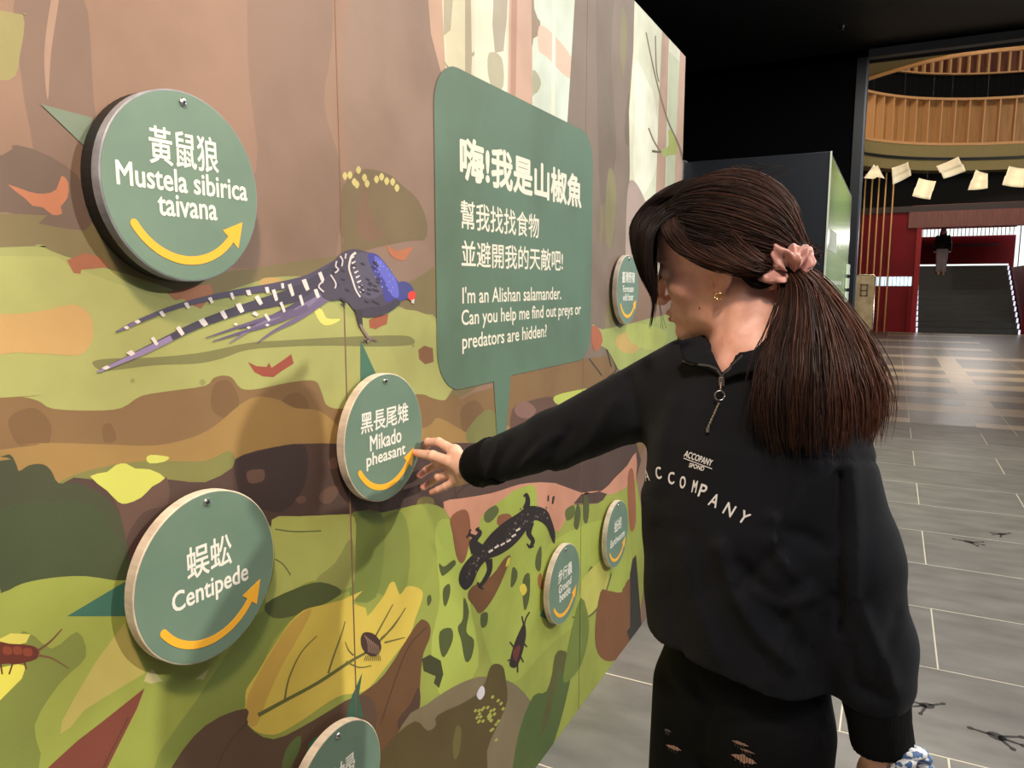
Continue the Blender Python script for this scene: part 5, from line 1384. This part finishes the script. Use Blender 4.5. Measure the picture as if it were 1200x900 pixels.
# swept strands: hairline -> tie
def unit(a): return a/np.linalg.norm(a, axis=-1, keepdims=True)
hl = np.array([(0,.088,.088),(.020,.084,.082),(.038,.074,.070),(.052,.058,.050),(.062,.040,.030),(.068,.022,.014),(.071,.008,.012),(.074,-.008,.020),(.075,-.022,.010),(.070,-.038,-.014),(.055,-.062,-.036),(.030,-.082,-.048),(0,-.088,-.050)])
n = 5200
side = np.where(rng.random(n) < .74, 1, -1)
tt = rng.random(n)*(len(hl)-1.001); ii = tt.astype(int); root = hl[ii]*(1-(tt-ii))[:, None]+hl[ii+1]*(tt-ii)[:, None]
root[:, 0] *= side
# interior roots: move the root up the scalp by a random amount
up_amt = rng.random(n)**1.3*.75; topd = np.array([0, -.01, 1.0])
rd = unit(unit((root-CC)/CRx)*(1-up_amt[:, None]) + topd*up_amt[:, None] + rng.normal(size=(n, 3))*.03)
td = unit((TIE-CC)/CRx)
k = 22; s = np.linspace(0, 1, k)
ang = np.arccos(np.clip((rd*td).sum(1), -1, 1))[:, None]
sw = (np.sin((1-s)[None]*ang)/np.sin(ang))[:, :, None]*rd[:, None]+(np.sin(s[None]*ang)/np.sin(ang))[:, :, None]*td
# sweep: sag a bit below the geodesic on the sides so that strands run over the ear top
sag = np.sin(np.pi*s)[None]*.10*(np.abs(rd[:, :1])); sw[:, :, 2] -= sag; sw = unit(sw)
lift = (rng.random(n)[:, None]*.0035+.0006)*np.minimum(1, .35+np.sin(np.pi*s)[None]*1.2) + .0016*np.sin(s*7+rng.random((n, 1))*6)*np.sin(np.pi*s)
lay = 1+.020*np.sin(np.arctan2(rd[:, 0], rd[:, 2])*16)[:, None]*np.sin(np.pi*s)[None]
cur = CC+sw*CRx*lay[:, :, None]; cur = cur+sw*lift[:, :, None]
w_ = np.clip((s-.72)/.28, 0, 1)[None, :, None]**1.5
cur = cur*(1-w_)+(TIE+rng.normal(size=(n, 1, 3))*.0065)*w_
# keep strands out of the skull
tone = rng.random(n)[:, None, None]
c = DARKH*(1-.6*tone**1.6)+MIDH*.6*tone**1.6; back = np.clip((-(cur[:, :, 1])+.03)/.10, 0, 1)[:, :, None]
c = c*(1-back*.6)+(c*.5+LITH*.40*(.15+.85*tone**2))*back*.6  # browner at the back: warm highlight painted into the strand colour
rad = .00062*np.interp(s, [0, .05, .9, 1], [.5, 1, 1, 1])
strands('swept_hair', HC+cur@HM.T, rad, c, cap)
# ponytail: guides measured on the photo with their real depth
tie_w = hw(*TIE); D0 = dep(tie_w)
capb = BVHTree.FromPolygons([tuple(v) for v in HC+V@HM.T]+[tuple(v) for v in body_parts[0][0]], Fq.tolist()+(body_parts[0][1]+len(V)).tolist())
def cd_(x, y, off=.004, dflt=None):
    h = hit(x, y, off, capb)
    return dep(h) if h is not None else (dflt if dflt is not None else dF)
dF = dep(hw(.0, .10, .03)); dT = dep(hw(.02, .02, .12)); dS = dep(hw(.055, .055, .03))
def fam(gA, gB, gC, n, jit, lens=(.8, 1), power=1.0, clump=0):
    """three guide strands (left, middle, right); random blends, random lengths"""
    A_, B_, Cc = (np.array([P(*q) for q in g_]) for g_ in (gA, gB, gC))
    u = rng.random(n); ctrl = np.where((u < .5)[:, None, None], A_*(1-2*u)[:, None, None]+B_*(2*u)[:, None, None], B_*(2-2*u)[:, None, None]+Cc*(2*u-1)[:, None, None])
    m = ctrl.shape[1]; spread = np.linspace(.3, 1, m)[None, :, None]
    ctrl = ctrl+rng.normal(size=(n, 1, 3))*jit*spread+rng.normal(size=(n, m, 3))*jit*.30*spread
    L_ = (lens[0]+(lens[1]-lens[0])*rng.random(n)**power)*(1-clump*np.abs(np.sin(u*17+1)))
    full = bez(ctrl, 40); out = np.zeros((n, 26, 3)); 
    for i in range(n):
        q = np.linspace(0, 39*L_[i], 26); j = np.minimum(q.astype(int), 38); fr = (q-j)[:, None]; out[i] = full[i][j]*(1-fr)+full[i][j+1]*fr
    return out, u
d0 = D0
gA = [(918,318,d0), (922,345,d0-.03), (912,385,d0-.07), (898,430,d0-.10), (892,475,d0-.105), (902,530,d0-.10)]
gB = [(924,314,d0-.01), (944,340,d0-.05), (952,385,d0-.10), (955,430,d0-.135), (955,480,d0-.14), (955,530,d0-.135)]
gC = [(930,312,d0), (962,335,d0-.03), (1000,385,d0-.06), (1024,430,d0-.085), (1034,475,d0-.085), (1022,535,d0-.075)]
cur, u = fam(gA, gB, gC, 5200, .0085, (.70, 1.0), .5, .09)
s = np.linspace(0, 1, 26)
tone = rng.random(len(cur))[:, None, None]; vt = s[None, :, None]; uu = u[:, None, None]
warm = np.clip(-.05+.75*uu+.35*np.sin(u*23)[:, None, None]*.7, 0, 1)*np.clip(1.15-.35*vt, 0, 1)  # lighter toward the right, where light falls: highlight put into strand colour
c = (DARKH*(1-tone)+MIDH*tone)*(1-warm*.7)+LITH*(.32+.55*tone**1.4)*warm*.7
rad = .00072*np.interp(s, [0, .1, .8, 1], [1, 1, .9, .25])
pony = strands('ponytail', cur, rad, c, person, 'long straight reddish brown ponytail over the shoulder')
# bangs curtain in front of the face
dF = dep(hw(.0, .10, .03)); dT = dep(hw(.02, .02, .12)); dS = dep(hw(.055, .055, .03))
b1 = [(846,208,cd_(846,208)), (802,212,cd_(802,214)), (763,233,dF-.01), (741,264,dF), (743,296,dF), (753,325,dF-.01), (765,352,dF-.012), (761,386,dF-.012)]
b2 = [(850,216,cd_(850,216)), (814,222,cd_(814,222)), (778,238,cd_(780,240)), (754,262,dF-.03), (751,292,dF-.03), (757,322,dF-.03), (767,350,dF-.025), (762,384,dF-.02)]
b3 = [(856,226,cd_(856,226)), (824,234,cd_(824,234)), (792,250,cd_(796,250)), (768,270,dS-.02), (761,296,dS-.02), (762,322,dS-.02), (768,347,dS-.02), (764,380,dS-.015)]
cur, u = fam(b1, b2, b3, 2400, .0020, (.60, .88), 1.0)
tone = rng.random(len(cur))[:, None, None]; c = DARKH*(1-tone*.5)+MIDH*tone*.5
rad = .0006*np.interp(s, [0, .1, .7, 1], [.8, 1, .9, .2])
strands('bangs', cur, rad, c, cap)
b4 = [(856,230,cd_(856,230)), (826,238,cd_(826,238)), (798,250,cd_(800,250)), (774,268,dF+.01), (768,292,dF+.015), (767,315,dF+.015), (768,325,dF+.012), (769,338,dF+.01)]
cur, u = fam(b3, b4, b4, 700, .002, (.7, 1)); strands('bangs', cur, rad, np.broadcast_to(DARKH, cur.shape), cap)
cur, u = fam(b1, b2, b2, 90, .0010, (.86, 1.0), 1.0); strands('bangs', cur, rad, np.broadcast_to(DARKH, cur.shape), cap)
# side wave: from the parting over temple to the ear and back to the tie
s1 = [(806,214,cd_(806,216)), (784,236,cd_(786,240)), (776,264,dS-.015), (790,290,dS-.025), (820,306,dep(hw(.078,.01,.006))-.004), (862,318,dep(hw(.080,-.03,0))-.006), (905,322,D0-.01)]
s2 = [(832,214,cd_(832,214)), (812,230,cd_(812,230)), (808,256,cd_(808,256)), (826,280,cd_(826,280)), (850,300,cd_(850,300)), (880,314,dep(hw(.08,-.04,.01))-.008), (910,318,D0-.01)]
s3 = [(862,216,cd_(862,216)), (852,228,cd_(852,228)), (850,246,cd_(850,246)), (860,268,cd_(860,268)), (876,286,cd_(876,286)), (895,302,cd_(895,302)), (914,314,D0-.01)]
cur, u = fam(s1, s2, s3, 2300, .0022, (1, 1))
tone = rng.random(len(cur))[:, None, None]; vt = s[None, :, None]; c = DARKH*(1-tone)+MIDH*tone; c = c*(1-.45*vt)+(MIDH*.5+LITH*.5*tone)*.45*vt
strands('side_wave', cur, .0006*np.ones(26), c, cap)
s4 = [(854,306,cd_(854,306)), (868,324,dep(hw(.066,-.045,-.02))-.006), (884,336,dep(hw(.05,-.07,-.035))-.008), (900,334,D0-.015), (915,322,D0-.01)]
s5 = [(862,300,cd_(862,300)), (876,316,cd_(876,314)), (890,326,cd_(888,318)-.004), (902,326,D0-.015), (915,320,D0-.01)]
cur, u = fam(s4, s5, s5, 500, .0018, (1, 1)); strands('nape_hair', cur, .0006*np.ones(26), np.broadcast_to(DARKH*.6+MIDH*.4, cur.shape), cap)
# stray hairs
w1 = [(838,305,dS-.02), (842,322,dS-.02), (838,345,dS-.02), (846,372,dS-.01)]
def strays(n):
    out = []
    for i in range(n):
        th = rng.random()*2.3-.3; a = unit(np.array([rng.normal()*.5, -math.cos(th)*.3+rng.normal()*.4, 1.0])); p = CC+a*CRx
        q = [p, p+a*.004+np.array([0,-.012,0]), p+a*.006+np.array([0,-.026,-.001]), p+a*.004+np.array([0,-.040,-.006])]
        out.append(q)
    return np.array(out)
cs = bez(strays(60), 14); strands('stray_hairs', HC+cs@HM.T, .00022, np.broadcast_to(MIDH, (60, 14, 3)), cap)
wf = np.array([[P(*(np.array(q)+[rng.normal()*2.0, 0, 0])) for q in g_] for g_ in [[(772,290,dS-.02), (770,330,dS-.02), (773,360,dS-.015), (776,385,dS-.01)]]*3 + [[(905,345,D0-.0), (898,365,D0), (905,385,D0-.01), (912,400,D0-.02)]]*5])
strands('stray_hairs', bez(wf, 14), .00028, np.broadcast_to(MIDH, (len(wf), 14, 3)), cap)

# scrunchie: gathered satin ring round the tie
sat = mat('scrunchie_satin', (204, 150, 138), 0.38, c2=(188, 130, 120), scale=22, sheen=.4)
ax = nrm(P(940,338,d0-.03)-P(905,300,d0+.03)); ua = nrm(np.cross(ax, UZ)); va = np.cross(ax, ua); ctr = P(922,316,d0-.014)
nu, nv = 150, 26; vs = []
for i in range(nu):
    a = 2*math.pi*i/nu; ruf = .5*math.sin(7*a)+.35*math.sin(13*a+1)+.2*math.sin(23*a+2)
    rr1 = .0150*(1+.30*ruf); c0 = ctr+(ua*math.cos(a)+va*math.sin(a))*(.0225+.004*math.sin(5*a)) + ax*(.006*math.sin(4*a+1)+.004*math.sin(9*a))
    er = ua*math.cos(a)+va*math.sin(a)
    for j in range(nv):
        b = 2*math.pi*j/nv; r_ = rr1*(1+.16*math.sin(3*b+6*a)+.10*math.sin(5*b-11*a)); vs.append(c0+er*math.cos(b)*r_*1.05+ax*math.sin(b)*r_*.95)
fs = [(i*nv+j, ((i+1) % nu)*nv+j, ((i+1) % nu)*nv+(j+1) % nv, i*nv+(j+1) % nv) for i in range(nu) for j in range(nv)]
sc = pc(mesh('scrunchie', vs, fs, sat, person, True)); sc['label'] = 'dusty pink gathered satin scrunchie'
mo = hit_head = P(820, 361, 1.0)
hb = BVHTree.FromPolygons([tuple(v) for v in np.concatenate(Vb)], np.concatenate(Fb).tolist())
m_ = hit(820, 361, .0002, hb)
if m_ is not None: g = G(); pts = [m_+(_rt*math.cos(q)*.0016+_up*math.sin(q)*.0016) for q in np.linspace(0, 2*math.pi, 9)[:-1]]; g.add(pts+[m_-_fw*.0006], [(i, (i+1) % 8, 8) for i in range(8)]); pc(g.build('mole', mat('mole_brown', (70,42,36), .6), person))

# ------------------------------------------------------------------ the distant visitor on the stairs
fx, fy, fz = 1.44, YF+.31*10+.15, .167*11
far = empty('person', (fx, fy, fz)); tag(far, 'distant person with long dark hair, black top and pale trousers walking down the black stairs', 'person')
def pf(o): o.matrix_parent_inverse = Matrix.Translation(-far.location); return o
def fw_(x, y, z): return np.array([fx+x, fy+y, fz+z])
g = Grid(fw_(-.32,-.25,-.20), fw_(.32,.25,1.72), .016)
f = sd_ell(g, fw_(0,0,1.50), (.075,.09,.11)); f = smin(f, sd_cone(g, fw_(0,.01,1.44), fw_(0,.01,1.32), .045, .05), .02)
f = smin(f, sd_ell(g, fw_(0,0,1.18), (.15,.09,.20)), .04); f = smin(f, sd_ell(g, fw_(0,0,.92), (.15,.10,.13)), .04)
for s_ in (-1, 1):
    f = smin(f, sd_cone(g, fw_(s_*.17,0,1.32), fw_(s_*.22,.0,1.05), .045, .036), .03); f = smin(f, sd_cone(g, fw_(s_*.22,0,1.05), fw_(s_*.23,-.05,.80), .036, .03), .01)
    k_ = fw_(s_*.08, -.05 if s_ > 0 else .0, .47+(.03 if s_ > 0 else 0)); an = fw_(s_*.08, -.02 if s_ > 0 else .02, .06-(.0 if s_ < 0 else .0))
    f = smin(f, sd_cone(g, fw_(s_*.08,0,.88), k_, .075, .05), .02); f = smin(f, sd_cone(g, k_, an, .05, .036), .01); f = smin(f, sd_cone(g, an, an+np.array([0,-.12,-.03]), .035, .03), .02)
V, Fq = surf(g, f); c = np.tile(base, (len(V), 1)); pf(qmesh('body', V, Fq, skin, far, c))
def shell(name, prims, m, h=.016, zlo=None, zhi=None, k_=.03):
    g = Grid(fw_(-.34,-.27,-.1), fw_(.34,.27,1.75), h); f = None
    for q in prims: x = sd_cone(g, *q) if len(q) == 4 else sd_ell(g, *q); f = x if f is None else smin(f, x, k_)
    if zlo: f = smax(f, fz+zlo-g.Z, .004)
    if zhi: f = smax(f, g.Z-fz-zhi, .004)
    V, Fq = surf(g, f); return pf(qmesh(name, V, Fq, m, far))
shell('jacket', [(fw_(0,0,1.15), (.19,.125,.27)), (fw_(0,0,.95), (.185,.13,.14))]+[(fw_(s_*.17,0,1.32), fw_(s_*.225,0,1.05), .062, .055) for s_ in (-1,1)]+[(fw_(s_*.225,0,1.05), fw_(s_*.235,-.04,.86), .055, .05) for s_ in (-1,1)], mat('far_jacket', (16,16,18), .8), zlo=.82, zhi=1.42)
shell('trousers', [(fw_(0,0,.88), (.17,.125,.10))]+[(fw_(s_*.085,0,.86), fw_(s_*.085,-.025,.10), .10, .075) for s_ in (-1,1)], mat('far_trousers', (150,140,150), .8), zlo=.10)
shell('hair', [(fw_(0,.035,1.53), (.092,.095,.115)), (fw_(-.06,.03,1.47), fw_(-.09,.02,1.25), .05, .035), (fw_(.06,.03,1.47), fw_(.09,.02,1.25), .05, .035), (fw_(0,.07,1.47), fw_(0,.09,1.22), .07, .06)], mat('far_hair', (20,15,15), .5))
